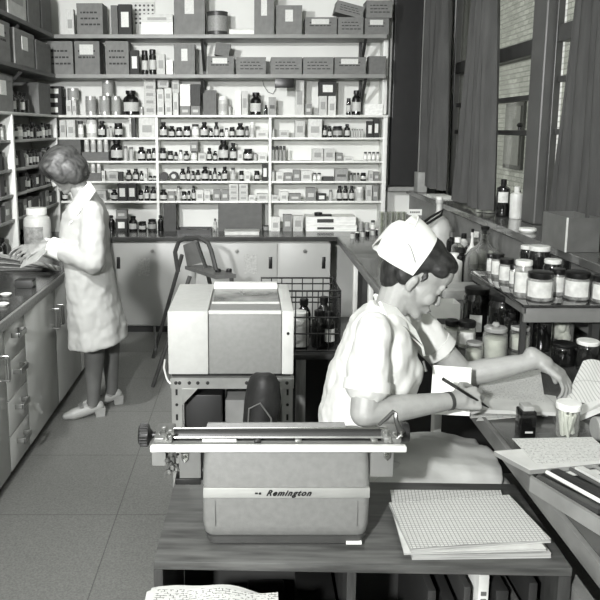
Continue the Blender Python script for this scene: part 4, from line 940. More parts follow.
for (cx, by, wpx, hpx, k, lb, _) in BJ:
    p = on(cx, by, ZCT); s = depth(p.y, ZCT)/F; r = wpx*s/2; p.y += r*.8; p.x = (cx-PX)*depth(p.y, ZCT)/F; h = hpx*s*1.05
    if k == 'dk': big_jar('storage_jar', lb, p.x, p.y, ZCT+.0005, r, h, mat(16, .08, .3, coat=.8), M_black, M_lab2 if 'label' in lb else None, group=gb, labw=.3, labfrac=(.1, .45))
    elif k == 'dk2': big_jar('dark_bottle', lb, p.x, p.y, ZCT+.0005, r, h, mat(18, .08, .3, coat=.8), M_black, None, group=gb, neck=.45, lidr=.5, cat='bottle')
    elif k == 'lb': big_jar('storage_jar', lb, p.x, p.y, ZCT+.0005, r, h, CLEAR, M_black, M_lab2, M_pow, group=gb, labw=.5, lidh=.2)
    elif k == 'cl': big_jar('glass_jar', lb, p.x, p.y, ZCT+.0005, r, h, CLEAR, mat(150, .1, .1, coat=.8), None, M_pow, group=gb, knob='stopper' in lb)
    elif k == 'clw': big_jar('glass_jar', lb, p.x, p.y, ZCT+.0005, r, h, CLEAR, mat(180, .2, .1, coat=.8), None, M_cot, group=gb)
    elif k == 'cot': 
        t = big_jar('glass_jar', lb, p.x, p.y, ZCT+.0005, r, h, CLEAR, mat(120, .3), None, None, group=gb)
        m = MB(); q = random.Random(3)
        for i in range(14): m.ell((p.x+q.uniform(-.4, .4)*r, p.y+q.uniform(-.4, .4)*r, ZCT+h*q.uniform(.2, .62)), (r*.45,)*3, seg=10, rings=8)
        link('cotton_wool', m.remesh(.005, 3, .01, .02), M_cot, t)
    elif k == 'wl': big_jar('storage_jar', lb, p.x, p.y, ZCT+.0005, r, h, mat(30, .1, .3, coat=.7), mat(225, .4), None, group=gb, lidr=1.05)
# open white carton
p0 = on(443, 333, ZCT); s = depth(p0.y, ZCT)/F
cb = thing('open_carton', 'open white carton with dark inside, behind the nurse\'s chin', 'box', (p0.x, p0.y+.05, ZCT))
xa, xb, ya, yb = p0.x-17*s, p0.x+16*s, p0.y, p0.y+.10; hh = 30*s
link('walls', MB().box(xa, xb, ya, ya+.002, ZCT+.001, ZCT+hh).box(xa, xb, yb-.002, yb, ZCT+.001, ZCT+hh).box(xa, xa+.002, ya+.002, yb-.002, ZCT+.001, ZCT+hh).box(xb-.002, xb, ya+.002, yb-.002, ZCT+.001, ZCT+hh).box(xa, xb, ya, yb, ZCT+.0005, ZCT+.003), mat(228, .7, .03), cb, smooth=False)
link('flap', MB().loft([[(xa, ya, ZCT+hh), (xa, yb, ZCT+hh), (xa-.001, yb, ZCT+hh), (xa-.001, ya, ZCT+hh)], [(xa-.04, ya-.01, ZCT+hh-.02), (xa-.04, yb, ZCT+hh-.02), (xa-.041, yb, ZCT+hh-.021), (xa-.041, ya-.01, ZCT+hh-.021)]]), mat(236, .7), cb)
link('contents', MB().box(xa+.004, xb-.004, ya+.004, yb-.004, ZCT+.004, ZCT+hh-.025), mat(40, .7), cb)
link('print', MB().box(xa+.045, xb-.015, ya-.001, ya+.0005, ZCT+hh*.3, ZCT+hh*.5), mat(90, .6), cb)
# low grey tray and boxes behind
p0 = on(470, 300, ZCT)
solo('flat_box', MB().box(p0.x-.13, p0.x+.08, p0.y, p0.y+.22, ZCT+.0005, ZCT+.05, .003), mat(165, .6), 'low grey box behind the white carton on the bench', 'box', gb)
# carboy
def carboy(name, label, px, by, wpx, hpx, z, m, liquid=None, stop=M_black):
    p = on(px, by, z); s = depth(p.y, z)/F; r = wpx*s/2; p.y += r*.7; p.x = (px-PX)*depth(p.y, z)/F; h = hpx*s*1.03
    t = thing(name, label, 'flask', (p.x, p.y, z))
    link('body', MB().lathe([(r*.85, 0), (r*.97, .01), (r, .03), (r, h*.42), (r*.93, h*.54), (r*.7, h*.66), (r*.35, h*.74), (r*.22, h*.8), (r*.2, h*.93), (r*.26, h*.94), (r*.26, h)], (p.x, p.y, z+.0005), 32), m, t)
    if liquid: link('liquid', MB().lathe([(r*.8, .006), (r*.93, .02), (r*.95, .03), (r*.95, h*.36), (0, h*.362)], (p.x, p.y, z), 28), liquid, t)
    link('stopper', MB().lathe([(r*.17, -.02), (r*.2, .0), (r*.24, .02), (0, .022)], (p.x, p.y, z+h), 14), stop, t)
    return p, r, h
carboy('glass_carboy', 'large clear glass carboy with dark liquid on bench behind jars', 482, 290, 38, 57, ZCT, glass_mat(205, 'carboy_glass', .55, 150), mat(28, .1, coat=.6))
pj_, rj, hj = carboy('plastic_aspirator', 'rounded white plastic jug with dark tubing behind the nurse\'s cap', 437, 262, 28, 60, ZCT, mat(178, .4, .04), None, M_white)
tb = [at(x, y, pj_.y-rj*k-.005) for x, y, k in ((424, 222, .95), (431, 217, .8), (438, 213, .6), (443, 210, .5), (441, 215, .75), (433, 220, .95), (425, 225, 1.0))]
link('rubber_tube', MB().tube(tb, .009, 8), M_black, bpy.data.objects['plastic_aspirator'], label='black rubber tubing')
carboy('pump_bottle', 'white pump-top bottle between nurse\'s hair and the carboy', 470, 284, 13, 50, ZCT+.0, mat(200, .4))
big_jar('white_bottle', 'white plastic bottle right behind nurse\'s hair on bench', *on(452, 285, ZCT)[:2], ZCT+.0005, .06, .19, mat(218, .4), M_white, None, cat='bottle', neck=.5, lidr=.5)
big_jar('dark_bottle', 'dark bottle standing between white bottle and the carboy', *on(460, 285, ZCT)[:2], ZCT+.0005, .045, .22, M_dglass, M_black, None, cat='bottle', neck=.4, lidr=.45)
# small glassware cluster
q = random.Random(11)
for i in range(8):
    p = on(450+i*6.0, 272+(i % 2)*4+i*1.2, ZCT); r = q.uniform(.026, .036); p.x = min(p.x, 1.38)
    lb = 'small %s bottle of the cluster behind the carboy, %s from left' % (['dark', 'clear', 'pale'][i % 3], ORD[i+1])
    big_jar('small_bottle', lb, p.x, p.y, ZCT+.0005, r, q.uniform(.2, .3), [M_dglass, CLEAR, mat(190, .3)][i % 3], [M_black, mat(120, .3, metal=.5), M_white][(i+1) % 3], None, cat='bottle', neck=.45, lidr=.5, group='small bottles behind the carboy')
# stacked glass tumblers on the right bench at the back
k = 0
for lev in range(4):
    for i in range(5):
        for j in range(2):
            px = 379+i*5.4; p = on(px, 243 if j == 0 else 238.5, ZCT); k += 1
            z = ZCT+.0008+lev*.057; r = .0225
            o = copy_tree(bpy.data.objects['tumbler']) if k > 1 else link('tumbler', MB().lathe([(r*.85, 0), (r, .055), (r*.9, .055), (r*.78, .004), (0, .004)], (0, 0, 0), 14), glass_mat(238, 'tumbler_glass', .6, 200), origin=(0, 0, 0))
            p = on(381.5+i*5.4, 240.5, ZCT); o.location = (p.x+.004*0, p.y+(.05*j), z)
            tagit(o, 'small clear tumbler, %s column, %s layer up, %s row of glass stack by cap' % (ORD[i+1], ORD[lev+1], ['near', 'far'][j]), 'glass', 'stacked tumblers by the nurse\'s cap')
# card sign on its box
p = on(414, 236, ZCT)
solo('grey_box', MB().box(p.x-.05, p.x+.06, p.y, p.y+.12, ZCT+.0005, ZCT+.17, .003), mat(125, .6), 'grey box carrying a white card, left of the white plastic jug', 'box')
zc_ = ZCT+.172
cs = solo('card_sign', MB().box(p.x-.05, p.x+.065, p.y+.02, p.y+.024, zc_, zc_+.05), M_white, 'small white card sign on the grey box, behind nurse\'s cap', 'sign')
wv = MB()
for i in range(5): wv.box(p.x-.035+i*.017, p.x-.024+i*.017, p.y+.0192, p.y+.0202, zc_+.018, zc_+.032)
link('lettering', wv, mat(60, .6), cs)
# back end of right bench: trays, small vials, flat grey object
for i in range(6):
    p = on(352+i*5, 238-i*.8, ZCT); r = .018
    big_jar('small_jar', 'tiny jar on far end of window bench, %s from left' % ORD[i+1], p.x, p.y-.02, ZCT+.0005, r, .05, [M_lightg, M_dglass][i % 2], [M_black, M_white][i % 2], None, group='tiny jars at the bench corner')
# ---- sill items
def sill(name, label, px, by, wpx, hpx, kind, cat='bottle'):
    p = on(px, by, ZS); s = depth(p.y, ZS)/F; r = wpx*s/2; p.x = (px-PX)*depth(p.y, ZS)/F; h = hpx*s*1.02
    p.x = min(max(p.x, 1.40+r+.003), XR-r-.004)
    if kind == 'flask':
        t = thing(name, label, cat, (p.x, p.y, ZS))
        link('body', MB().lathe([(r*.95, 0), (r, .006), (r*.55, h*.5), (r*.3, h*.66), (r*.28, h*.94), (r*.36, h)], (p.x, p.y, ZS+.0005), 24), CLEAR, t)
        link('contents', MB().lathe([(r*.85, .004), (r*.9, .008), (r*.72, h*.28), (0, h*.285)], (p.x, p.y, ZS), 20), mat(200, .1), t)
    else:
        big_jar(name, label, p.x, p.y, ZS+.0005, r, h, M_dglass if kind == 'd' else mat(205, .35), M_black if kind == 'd' else mat(215, .35), M_lab2 if 'label' in label else None, cat=cat, neck=.42, lidr=.42, lidh=.15, labfrac=(.38, .66), labw=.5)
sill('dark_bottle', 'tall dark bottle with white label on windowsill beside white bottle', 502, 216.5, 13, 37, 'd')
sill('plastic_bottle', 'tall white plastic bottle on the windowsill', 515.5, 218.5, 12.5, 32, 'w')
sill('conical_flask', 'larger clear conical flask on the windowsill, left of dark bottle', 489, 213, 12, 28, 'flask', 'flask')
sill('conical_flask', 'smaller clear conical flask on windowsill under the curtain edge', 479.5, 212, 9, 18, 'flask', 'flask')
sill('dark_bottle', 'dark bottle standing far right on the sill against the window', 549, 206+12, 11, 28, 'd')
p = on(538, 229, ZS)
solo('soap_dish', MB().lathe([(.0, 0), (.035, .0), (.045, .01), (.042, .022), (.0, .024)], (1.46, p.y-.12, ZS+.0005), 20), M_white, 'round white dish on the windowsill left of the metal box', 'dish')
# papers and stack at the far end of the sill
for i in range(4):
    p = on(428, 196, ZS); a = [.2, -.1, .35, 0][i]
    M = Matrix.Translation((1.50, p.y-.15+.02*i, ZS+.001+.004*i)) @ Matrix.Rotation(a, 4, 'Z')
    solo('loose_paper', MB().box(-.075, .075, -.12, .12, 0, .003, M=M), mat(215, .7), 'loose pale sheet on far windowsill, %s' % ['lowest of pile', 'second from bottom', 'third from bottom', 'topmost of pile'][i], 'paper', 'papers on the far sill')
p = on(416, 190, ZS)
solo('sill_box', MB().box(1.42, 1.50, 6.10, 6.24, ZS+.001, ZS+.17, .003), mat(150, .6), 'grey box at the far end of the windowsill beside dark panel', 'box')
# metal box on the sill
pb0 = on(565, 252.5, ZS+.0)
mbx = thing('metal_box', 'large dull grey open-topped metal box on the windowsill near the right edge', 'box', (1.5, 3.0, ZS))
yf = pb0.y; xl_ = pb0.x; hb_ = zat(218, yf)-ZS
x1_ = xl_+.148
yb_ = yf+.26
m = MB().box(xl_, x1_, yf, yf+.004, ZS+.001, ZS+hb_).box(xl_, x1_, yb_-.004, yb_, ZS+.001, ZS+hb_).box(xl_, xl_+.004, yf+.004, yb_-.004, ZS+.001, ZS+hb_).box(x1_-.004, x1_, yf+.004, yb_-.004, ZS+.001, ZS+hb_).box(xl_+.004, x1_-.004, yf+.004, yb_-.004, ZS+.001, ZS+.006)
link('shell', m, mat(112, .35, .06, metal=.3), mbx, smooth=False)
link('corner_strip', MB().box(xl_-.002, xl_+.005, yf-.002, yf+.0045, ZS+.001, ZS+hb_+.001), mat(215, .4), mbx)
link('inner_tray', MB().box(xl_+.008, x1_-.008, yf+.01, yb_-.01, ZS+hb_-.05, ZS+hb_-.035), mat(90, .5), mbx)

# ---------------- papers and writing area on the bench (Z = ZCT)
PT = lined_mat(192, 140, 'form_paper', .03, .009, 'text'); PW = lined_mat(196, 150, 'form_paper_b', .045, .010, 'grid')
def sheet4(name, label, pts, z, m, lift=None, cat='paper', group='papers on the bench', n=12):
    c = [on(x, y, z) for x, y in pts]
    def fn(u, v):
        p = c[0]*(1-u)*(1-v)+c[1]*u*(1-v)+c[2]*u*v+c[3]*(1-u)*v
        p.z = z+(lift(u, v) if lift else 0); return p
    return solo(name, MB().sheet(fn, n, n, .0007), m, label, cat, group)
sheet4('form_sheet', 'large form sheet under her reaching hand, top left of the bench papers', [(470, 418), (548, 416), (540, 372), (482, 378)], ZCT+.002, PT, lambda u, v: .012*v*v+.003*math.sin(u*6))
sheet4('form_sheet', 'form sheet beneath the writing pad on the bench edge', [(476, 421), (560, 413), (556, 396), (500, 388)], ZCT+.0008, PW)
# writing pad held under her hand (the narrow grey board edge)
wp = [on(470, 408, ZCT+.03), on(556, 411, ZCT+.03), on(553, 402, ZCT+.03), on(474, 396, ZCT+.03)]
solo('clipboard_pad', MB().loft([[p+Vector((0, 0, -.016)) for p in wp], [p+Vector((0, 0, -.004)) for p in wp]]), mat(175, .6), 'thin writing pad under the hand that holds the pen', 'pad')
# white standing card by her hand
wc = [at(430, 414, 2.14), at(469.5, 416, 2.12), at(471.5, 368, 2.20), at(433, 365, 2.21)]
solo('white_card', MB().loft([wc, [p+Vector((0, .002, 0)) for p in wc]]), M_white, 'blank white card standing upright behind the writing hand', 'card')
# dark ink bottle and jar with swabs
def front_jar(px, by, z, wpx, hpx):
    p = on(px, by, z); s = depth(p.y, z)/F; r = wpx*s/2; p.y += r*.8; p.x = (px-PX)*depth(p.y, z)/F; return p, r, hpx*s*1.04
p, r, h = front_jar(566.5, 440, ZCT, 22, 36)
t = big_jar('swab_jar', 'glass jar of white swabs with broad white lid on bench', p.x, p.y, ZCT+.0008, r, h, CLEAR, mat(232, .4), None, None, lidr=1.08, lidh=.17)
m = MB(); q = random.Random(9)
for i in range(26):
    a = q.uniform(0, 6.28); rr = r*.72*math.sqrt(q.random()); b = a+q.uniform(-1, 1)
    m.cap((p.x+rr*math.cos(a), p.y+rr*math.sin(a), ZCT+.01), .0045, (p.x+r*.7*math.cos(b), p.y+r*.7*math.sin(b), ZCT+h*q.uniform(.6, .75)), .005)
link('swabs', m, M_cot, t)
p, r, h = front_jar(526, 440, ZCT, 15, 33)
ib = thing('ink_bottle', 'narrow black box-shaped bottle standing on bench below the papers', 'bottle', (p.x, p.y, ZCT))
link('body', MB().box(p.x-.024, p.x+.020, p.y-.02, p.y+.03, ZCT+.0008, ZCT+h*.86, .004), mat(14, .15, coat=.5), ib)
link('cap', MB().box(p.x-.018, p.x+.014, p.y-.014, p.y+.024, ZCT+h*.86, ZCT+h, .002), mat(150, .3), ib)
link('badge', MB().box(p.x-.012, p.x+.01, p.y-.0212, p.y-.0195, ZCT+.022, ZCT+.027), mat(190, .4), ib)
# upright ledger leaning at right
def led(u, v):
    a = Vector((1.155, 2.27, ZCT+.03)); b = Vector((1.42, 2.20, ZCT+.02)); c = Vector((1.25, 2.42, ZCT+.26)); d = Vector((1.50, 2.36, ZCT+.25))
    p = a*(1-u)*(1-v)+b*u*(1-v)+d*u*v+c*(1-u)*v; p.z += .02*math.sin(u*PI)*v; return p
pts = [at(562, 407, 2.20), at(612, 398, 2.20), at(618, 360, 2.40), at(583, 361, 2.40)]
def led(u, v):
    return pts[0]*(1-u)*(1-v)+pts[1]*u*(1-v)+pts[2]*u*v+pts[3]*(1-u)*v+Vector((0, 0, .006*math.sin(u*7)))
LM = lined_mat(212, 160, 'ledger_columns', .012, .5, 'grid', 0)
lo = thing('open_ledger', 'open ledger with upright page behind the swab jar at right edge', 'book', (pts[0].x+.1, 2.25, ZCT))
link('upright_page', MB().sheet(led, 8, 8, .0015), LM, lo)
def led2(u, v):
    a, b, c, d = at(562, 407, 2.19), at(612, 392, 2.12), at(612, 430, 2.02), at(580, 416, 2.05)
    return a*(1-u)*(1-v)+b*u*(1-v)+c*u*v+d*(1-u)*v
pg = [at(578, 416, 2.1), at(612, 402, 2.08), at(612, 396, 2.14), at(572, 407, 2.16)]
link('flat_page', MB().loft([[p_+Vector((0, 0, -.02)) for p_ in pg], pg]), mat(205, .7), lo)
link('spine_block', MB().box(pg[3].x+.02, pg[3].x+.2, 2.12, 2.22, ZCT+.001, pg[3].z-.018), mat(50, .6), lo)
p = on(604, 440, ZCT)
solo('paper_roll', MB().lathe([(0, 0), (.032, 0), (.034, .004), (.034, .2), (0, .2)], (p.x-.03, p.y+.0, ZCT+.035), 20, 'X'), mat(150, .5), 'grey round roll at the right edge beside the swab jar', 'roll')
# front pads on the bench corner
pad('form_pad', 'thick pad of forms overhanging the front corner of the bench', c4([(530, 470), (612, 462), (575, 445), (494, 451)], ZCT+.052), ZCT+.040, .012, mat(188, .7), cat='paper pad', group='pads on bench corner', edge=mat(120, .6))
sheet4('form_sheet', 'typed form lying angled on the thick pad at bench corner', [(536, 464), (618, 459), (592, 437), (512, 438.5)], ZCT+.0535, PT, None)
pad('form_pad', 'second pad of forms at right edge behind the corner pad', c4([(560, 474), (625, 470), (612, 466), (560, 470)], ZCT+.045), ZCT+.0385, .001, mat(200, .7), group='pads on bench corner')
# pull-out tray with pens and files in front of it
tz = ZCT+.006
tray = thing('file_tray', 'open wooden file tray jutting from bench front, lower right corner', 'tray', (.95, 1.65, tz))
A = on(530, 477, tz+.032); B = on(612, 527, tz+.032)
dv = (B-A); dv.z = 0; L = dv.length; dv.normalize(); nv = Vector((dv.y, -dv.x, 0)); 
if nv.x < 0: nv = -nv
nv = Vector((.62, .78, 0)).normalized()
def tb4(a, b, c, d, z0, z1): return MB().loft([[Vector((p.x, p.y, z0)) for p in (a, b, c, d)], [Vector((p.x, p.y, z1)) for p in (a, b, c, d)]])
wv_ = nv*.28
link('front_lip', tb4(A, B, B+nv*.012, A+nv*.012, tz-.005, tz+.032), mat(118, .4, .12, 9), tray)
link('bottom', tb4(A+nv*.013, B+nv*.013, B+wv_, A+wv_, tz-.005, tz+.004), mat(70, .5), tray)
link('end_lip', tb4(A+nv*.013, A+nv*.013+dv*.01, A+wv_+dv*.01, A+wv_, tz+.005, tz+.012), mat(100, .4), tray)
q = random.Random(21)
for i in range(9):
    o_ = A+nv*(.03+.026*i)+dv*(.02+.012*i); l_ = .2+q.uniform(-.03, .04); e = o_+dv*l_+nv*q.uniform(-.02, .03)
    z = tz+.012+.006*(i % 3)+.012
    v = [60, 210, 45, 150, 70, 190, 40, 120, 55][i]
    if i % 3 == 1: m = MB().cyl((o_.x, o_.y, z+.008), (e.x, e.y, z+.012), .005, seg=8); nm, ct, lb = 'pencil', 'pencil', '%s pen-like rod lying in the file tray, %s from the front lip' % ('pale', ORD[i+1])
    else: m = MB().bar((o_.x, o_.y, z), (e.x, e.y, z+.004), .022, .012); nm, ct, lb = 'folder_strip', 'folder', '%s file edge lying in the file tray, %s from the front lip' % ('dark' if v < 100 else 'grey', ORD[i+1])
    solo(nm, m, mat(v, .5), lb, ct, 'things in the file tray')
# lower ledge and leg under the bench near the corner
link('bench_ledge', MB().box(XRE+.02, XRE+.05, 1.0, 2.0, .60, .66), mat(120, .4, .1), rb)
# ================================================================== PEOPLE
M_skin = mat(152, .5, .04, 30, bump=.05, bscale=200); M_skin2 = mat(135, .5, .05, 30)
def hair_mat(v, v2, key, scale=60, rot=(0, 0, 0)):
    if key in MATS: return MATS[key]
    m = mat(v, .5, .5, 16, bump=.35, bscale=22, stretch=(1, 6, 2), key=key)
    return m
def frame(center, fwd, up):
    f = Vector(fwd).normalized(); u = Vector(up); u = (u-f*u.dot(f)).normalized(); s = u.cross(f)
    return Matrix(((f.x, s.x, u.x, center[0]), (f.y, s.y, u.y, center[1]), (f.z, s.z, u.z, center[2]), (0, 0, 0, 1)))
def head_blob(mb, M, S=1.0):
    def E(c, r): mb.ell(Vector(c)*S, (r[0]*S, r[1]*S, r[2]*S), M=M, seg=22, rings=16)
    def C(a, r0, b, r1): mb.cap(Vector(a)*S, r0*S, Vector(b)*S, r1*S, M=M)
    E((-.012, 0, .03), (.092, .073, .083)); E((.028, 0, -.02), (.056, .060, .085))
    C((.0, .042, -.055), .024, (.064, .014, -.098), .017); C((.0, -.042, -.055), .024, (.064, -.014, -.098), .017)
    E((.074, 0, -.101), (.017, .018, .016)); E((.04, 0, -.075), (.045, .036, .035))
    C((.082, 0, .006), .009, (.1005, 0, -.034), .0105); E((.094, .010, -.038), (.010, .007, .007)); E((.094, -.010, -.038), (.010, .007, .007)); E((.070, 0, -.065), (.018, .026, .028))
    C((.074, -.034, .017), .010, (.074, .034, .017), .010); E((.045, 0, .045), (.047, .055, .05))
    E((.089, 0, -.0645), (.009, .020, .0055)); E((.087, 0, -.0765), (.009, .017, .006))
    for s in (-1, 1):
        E((.055, .036*s, -.035), (.026, .022, .026)); E((.068, .031*s, -.002), (.014, .014, .012))
        mb.ell(Vector((-.020, .072*s, -.026))*S, (.015*S, .009*S, .028*S), M=M, seg=14, rings=10); E((-.018, .077*s, -.014), (.013, .006, .013)); E((-.014, .073*s, -.046), (.008, .006, .010))
def face_parts(M, person, S=1.0, haircol=None):
    def bx_(name, build, m, **k):
        b = MB(); build(b); link(name, b, m, person, **k)
    for s in (-1, 1):
        link('eyelash', MB().tube([M @ (Vector((.0825-abs(dy+.002)*.25, (.031+dy)*s, -.009-abs(dy)*.15))*S) for dy in (-.012, -.006, 0, .006, .012)], [.001, .0018, .002, .0018, .001], 6), mat(25, .6), person)
        link('eyebrow', MB().tube([M @ (Vector((x, y*s, z))*S) for x, y, z in ((.0860, .014, .020), (.0850, .026, .025), (.079, .038, .022))], [.002*S, .003*S, .0015*S], 6), mat(50, .8), person)
    link('lips', MB().ell(Vector((.0925, 0, -.066))*S, (.0075*S, .0185*S, .0042*S), M=M).ell(Vector((.0905, 0, -.0745))*S, (.0075*S, .016*S, .0048*S), M=M), mat(105, .4), person)
def hand_blob(mb, wrist, wr, fwd, nrm, curls, spread=.16, L=.18, thumb_side=1, thumb=(.5, .3), gr=.0):
    """fwd: wrist to knuckles, nrm: back-of-hand direction; curls: per finger (mcp, pip, dip) bend in radians towards the palm"""
    f = Vector(fwd).normalized(); n = Vector(nrm); n = (n-f*n.dot(f)).normalized(); s = f.cross(n)*thumb_side  # s: towards thumb
    w = Vector(wrist); k = L/.18
    kn = []
    for i, off in enumerate((.030, .010, -.011, -.030)):
        kp = w+f*(.088-.004*abs(i-1))*k+s*off*k
        kn.append(kp); mb.cap(w+s*off*.55*k+f*.012*k, .0165*k, kp, .0115*k)
    mb.ell(w+f*.045*k-n*.004*k, (.03*k, .03*k, .016*k))
    lens = [(.042, .026, .020), (.047, .030, .021), (.043, .028, .020), (.034, .021, .018)]
    for i, kp in enumerate(kn):
        d = (f+s*spread*(1.5-i)*.6).normalized(); p = kp; ang = 0
        for j in range(3):
            ang += curls[i][j]; dd = (d*math.cos(ang)-n*math.sin(ang)).normalized()
            q = p+dd*lens[i][j]*k; r0 = [.0092, .0082, .0074][j]*k*(.86 if i == 3 else 1)
            mb.cap(p, r0, q, r0*.88); p = q
    tb = w+f*.02*k+s*.022*k; t1 = tb+(f*.6+s*.65-n*thumb[0]*.6).normalized()*.044*k; t2 = t1+(f*.85+s*.15-n*thumb[0]).normalized()*.034*k; t3 = t2+(f*.9-s*thumb[1]-n*thumb[0]).normalized()*.026*k
    mb.cap(tb, .017*k, t1, .012*k); mb.cap(t1, .0115*k, t2, .010*k); mb.cap(t2, .010*k, t3, .008*k)
    mb.cap(w-f*.03*k, wr, w+f*.02*k, wr*1.05)
    return kn

# ---------------- seated nurse
HC = at(418, 276, 2.15)
ay = math.radians(-5); pit = math.radians(36)
fw = Vector((math.cos(pit)*math.cos(ay), math.cos(pit)*math.sin(ay), -math.sin(pit)))
HM = frame(HC, fw, (math.sin(pit), 0, math.cos(pit)))
HS = .98
rs_ = at(373, 334, 2.0); re_ = at(364, 413, 1.925); rw_ = at(449, 401, 2.03)
ls_ = at(409, 316, 2.34); le_ = at(464, 375, 2.33); lw_ = at(535, 361, 2.28)
hip = Vector((.30, 2.14, .66)); wst = Vector((.325, 2.14, .84)); chs = Vector((.40, 2.15, 1.0)); nk = Vector((.425, 2.15, 1.14))
nurse = thing('person', 'nurse in white uniform and folded cap, bending over papers, pen in hand', 'person', (.3, 2.14, .58))
nb = MB()
head_blob(nb, HM, HS)
nb.cap(nk, .052, HM @ Vector((-.030, 0, -.055)), .050)
nb.cap(nk+Vector((0, 0, -.03)), .06, chs, .10); nb.ell(chs, (.10, .14, .13)); nb.cap(chs, .1, wst, .095); nb.ell(hip, (.12, .16, .12)); nb.cap(wst, .09, hip, .11)
nb.cap(rs_, .048, re_, .040); nb.cap(re_+Vector((.0, 0, 0)), .0395, re_.lerp(rw_, .35), .040); nb.cap(re_.lerp(rw_, .35), .040, rw_, .026)
nb.cap(ls_, .048, le_, .041); nb.cap(le_, .040, le_.lerp(lw_, .3), .042); nb.cap(le_.lerp(lw_, .3), .042, lw_, .027)
nb.cap(rs_, .05, chs+Vector((0, -.06, .06)), .06); nb.cap(ls_, .05, chs+Vector((0, .06, .06)), .06)
hk = (rw_-re_).normalized()
RF = Vector((1, .12, -.02)); 
hand_blob(nb, rw_+hk*.02, .026, (.93, .25, -.02), (.05, -.75, .65), [(.55, .7, .4), (.7, .8, .5), (.85, .85, .5), (.95, .9, .5)], L=.165, thumb_side=-1, thumb=(.45, .2), spread=.05)
hand_blob(nb, lw_+Vector((.015, -.0, .002)), .027, (.62, -.28, -.42), (.35, -.30, .88), [(.45, .35, .3), (.55, .4, .3), (.6, .5, .3), (.6, .55, .4)], L=.175, thumb_side=-1, thumb=(.7, .0), spread=.18)
# legs
for sy in (-.085, .085):
    kn_ = Vector((.74, 2.14+sy*1.0, .625)); an = Vector((.70, 2.14+sy*.9, .12))
    nb.cap((.34, 2.14+sy, .655), .085, kn_, .060); nb.cap(kn_, .058, kn_.lerp(an, .35), .052); nb.cap(kn_.lerp(an, .35), .052, an, .034)
    nb.cap(an, .034, (an.x+.02, an.y, .055), .034); nb.cap((an.x, an.y, .05), .033, (an.x+.13, an.y, .035), .026)
link('body', nb.remesh(.0042, 3, fac=.45), M_skin, nurse, ang=180)
face_parts(HM, nurse, HS)
# hair
hb = MB()
for c, r in (((-.03, 0, .050), (.092, .081, .082)), ((.024, 0, .080), (.062, .066, .036)), ((-.07, 0, -.012), (.048, .066, .062)), ((-.062, 0, -.052), (.036, .052, .040)), ((.040, 0, .088), (.042, .05, .024))):
    hb.ell(Vector(c)*HS, [q*HS for q in r], M=HM, seg=22, rings=16)
for s in (-1, 1):
    hb.ell(Vector((.022, .062*s, .054))*HS, (.036, .016, .024), M=HM); hb.ell(Vector((-.048, .062*s, .0))*HS, (.034, .02, .05), M=HM)
    hb.cap(Vector((.004, .071*s, .012))*HS, .009, Vector((.0, .074*s, -.008))*HS, .004, M=HM)
link('hair', hb.remesh(.004, 14, .003, .03), hair_mat(34, 60, 'dark_hair'), nurse, ang=180)
# cap: front cuff + back pouch
def arch(x, ry, zt, zb, n=16, th=0.0):
    out = []
    for k in range(n+1):
        a = PI*k/n; c, s = math.cos(a), math.sin(a)
        out.append(HM @ (Vector((x+th, ry*math.copysign(abs(c)**.75, c), zb+(zt-zb)*abs(s)**.65))*HS))
    return out
def shell(rows, t=.0025):
    m = MB(); b = bmesh.new(); vs = [[b.verts.new(p) for p in r] for r in rows]
    for i in range(len(vs)-1):
        for j in range(len(vs[0])-1): b.faces.new((vs[i][j], vs[i][j+1], vs[i+1][j+1], vs[i+1][j]))
    bmesh.ops.recalc_face_normals(b, faces=b.faces); bmesh.ops.solidify(b, geom=list(b.faces), thickness=t); m._add(b); return m
M_cap = mat(228, .7, .02)
cp = thing_cap = link('nurse_cap', shell([arch(-.034, .090, .132, -.006), arch(-.06, .096, .140, -.010), arch(-.09, .100, .145, -.012), arch(-.118, .104, .146, -.002)]), M_cap, nurse, ang=60)
back = [arch(-.075, .092, .122, -.012), arch(-.11, .092, .122, -.016), arch(-.150, .084, .106, -.018), arch(-.160, .070, .088, -.012), arch(-.163, .035, .055, .01), arch(-.163, .002, .034, .030)]
link('back_fold', shell(back), M_cap, cp, ang=70)
link('fold_seam', MB().tube([HM @ (Vector((x, -.100, z))*HS) for x, z in ((-.055, .03), (-.075, .045), (-.095, .058), (-.108, .062))], .0016, 6), mat(150, .7), cp)
link('cap_edge', MB().tube([q for q in arch(-.119, .105, .147, -.003)], .0022, 6), mat(215, .7), cp)
# uniform
M_uni = mat(205, .75, .025, 6, bump=.5, bscale=12)
ub = MB()
def ringe(c, rx, ry, ax=(0, 0, 1), n=28, rz=0.0):
    A = Vector(ax).normalized(); u = Vector((1, 0, 0)); u = (u-A*u.dot(A)).normalized(); v = A.cross(u)
    return [Vector(c)+u*rx*math.cos(2*PI*k/n)+v*ry*math.sin(2*PI*k/n) for k in range(n)]
ub.loft([ringe((.325, 2.14, .56), .125, .185), ringe((.325, 2.14, .66), .14, .19), ringe((.33, 2.14, .76), .120, .165), ringe((.33, 2.14, .84), .115, .15, (.15, 0, 1)), ringe((.365, 2.145, .93), .128, .165, (.35, 0, 1)), ringe((.405, 2.155, 1.02), .128, .18, (.4, 0, 1)),
         ringe((.413, 2.16, 1.095), .105, .18, (.4, 0, 1)), ringe((.42, 2.155, 1.14), .082, .13, (.35, 0, 1)), ringe((.43, 2.15, 1.175), .062, .072, (.4, 0, 1))])
ub.ell((.462, 2.09, .985), (.060, .066, .085)); ub.ell((.462, 2.21, .985), (.060, .066, .085))
ub.ell(ls_, (.055, .055, .06))
ub.cap(rs_, .055, rs_.lerp(re_, .62), .066); ub.cap(ls_, .055, ls_.lerp(le_, .50), .058)
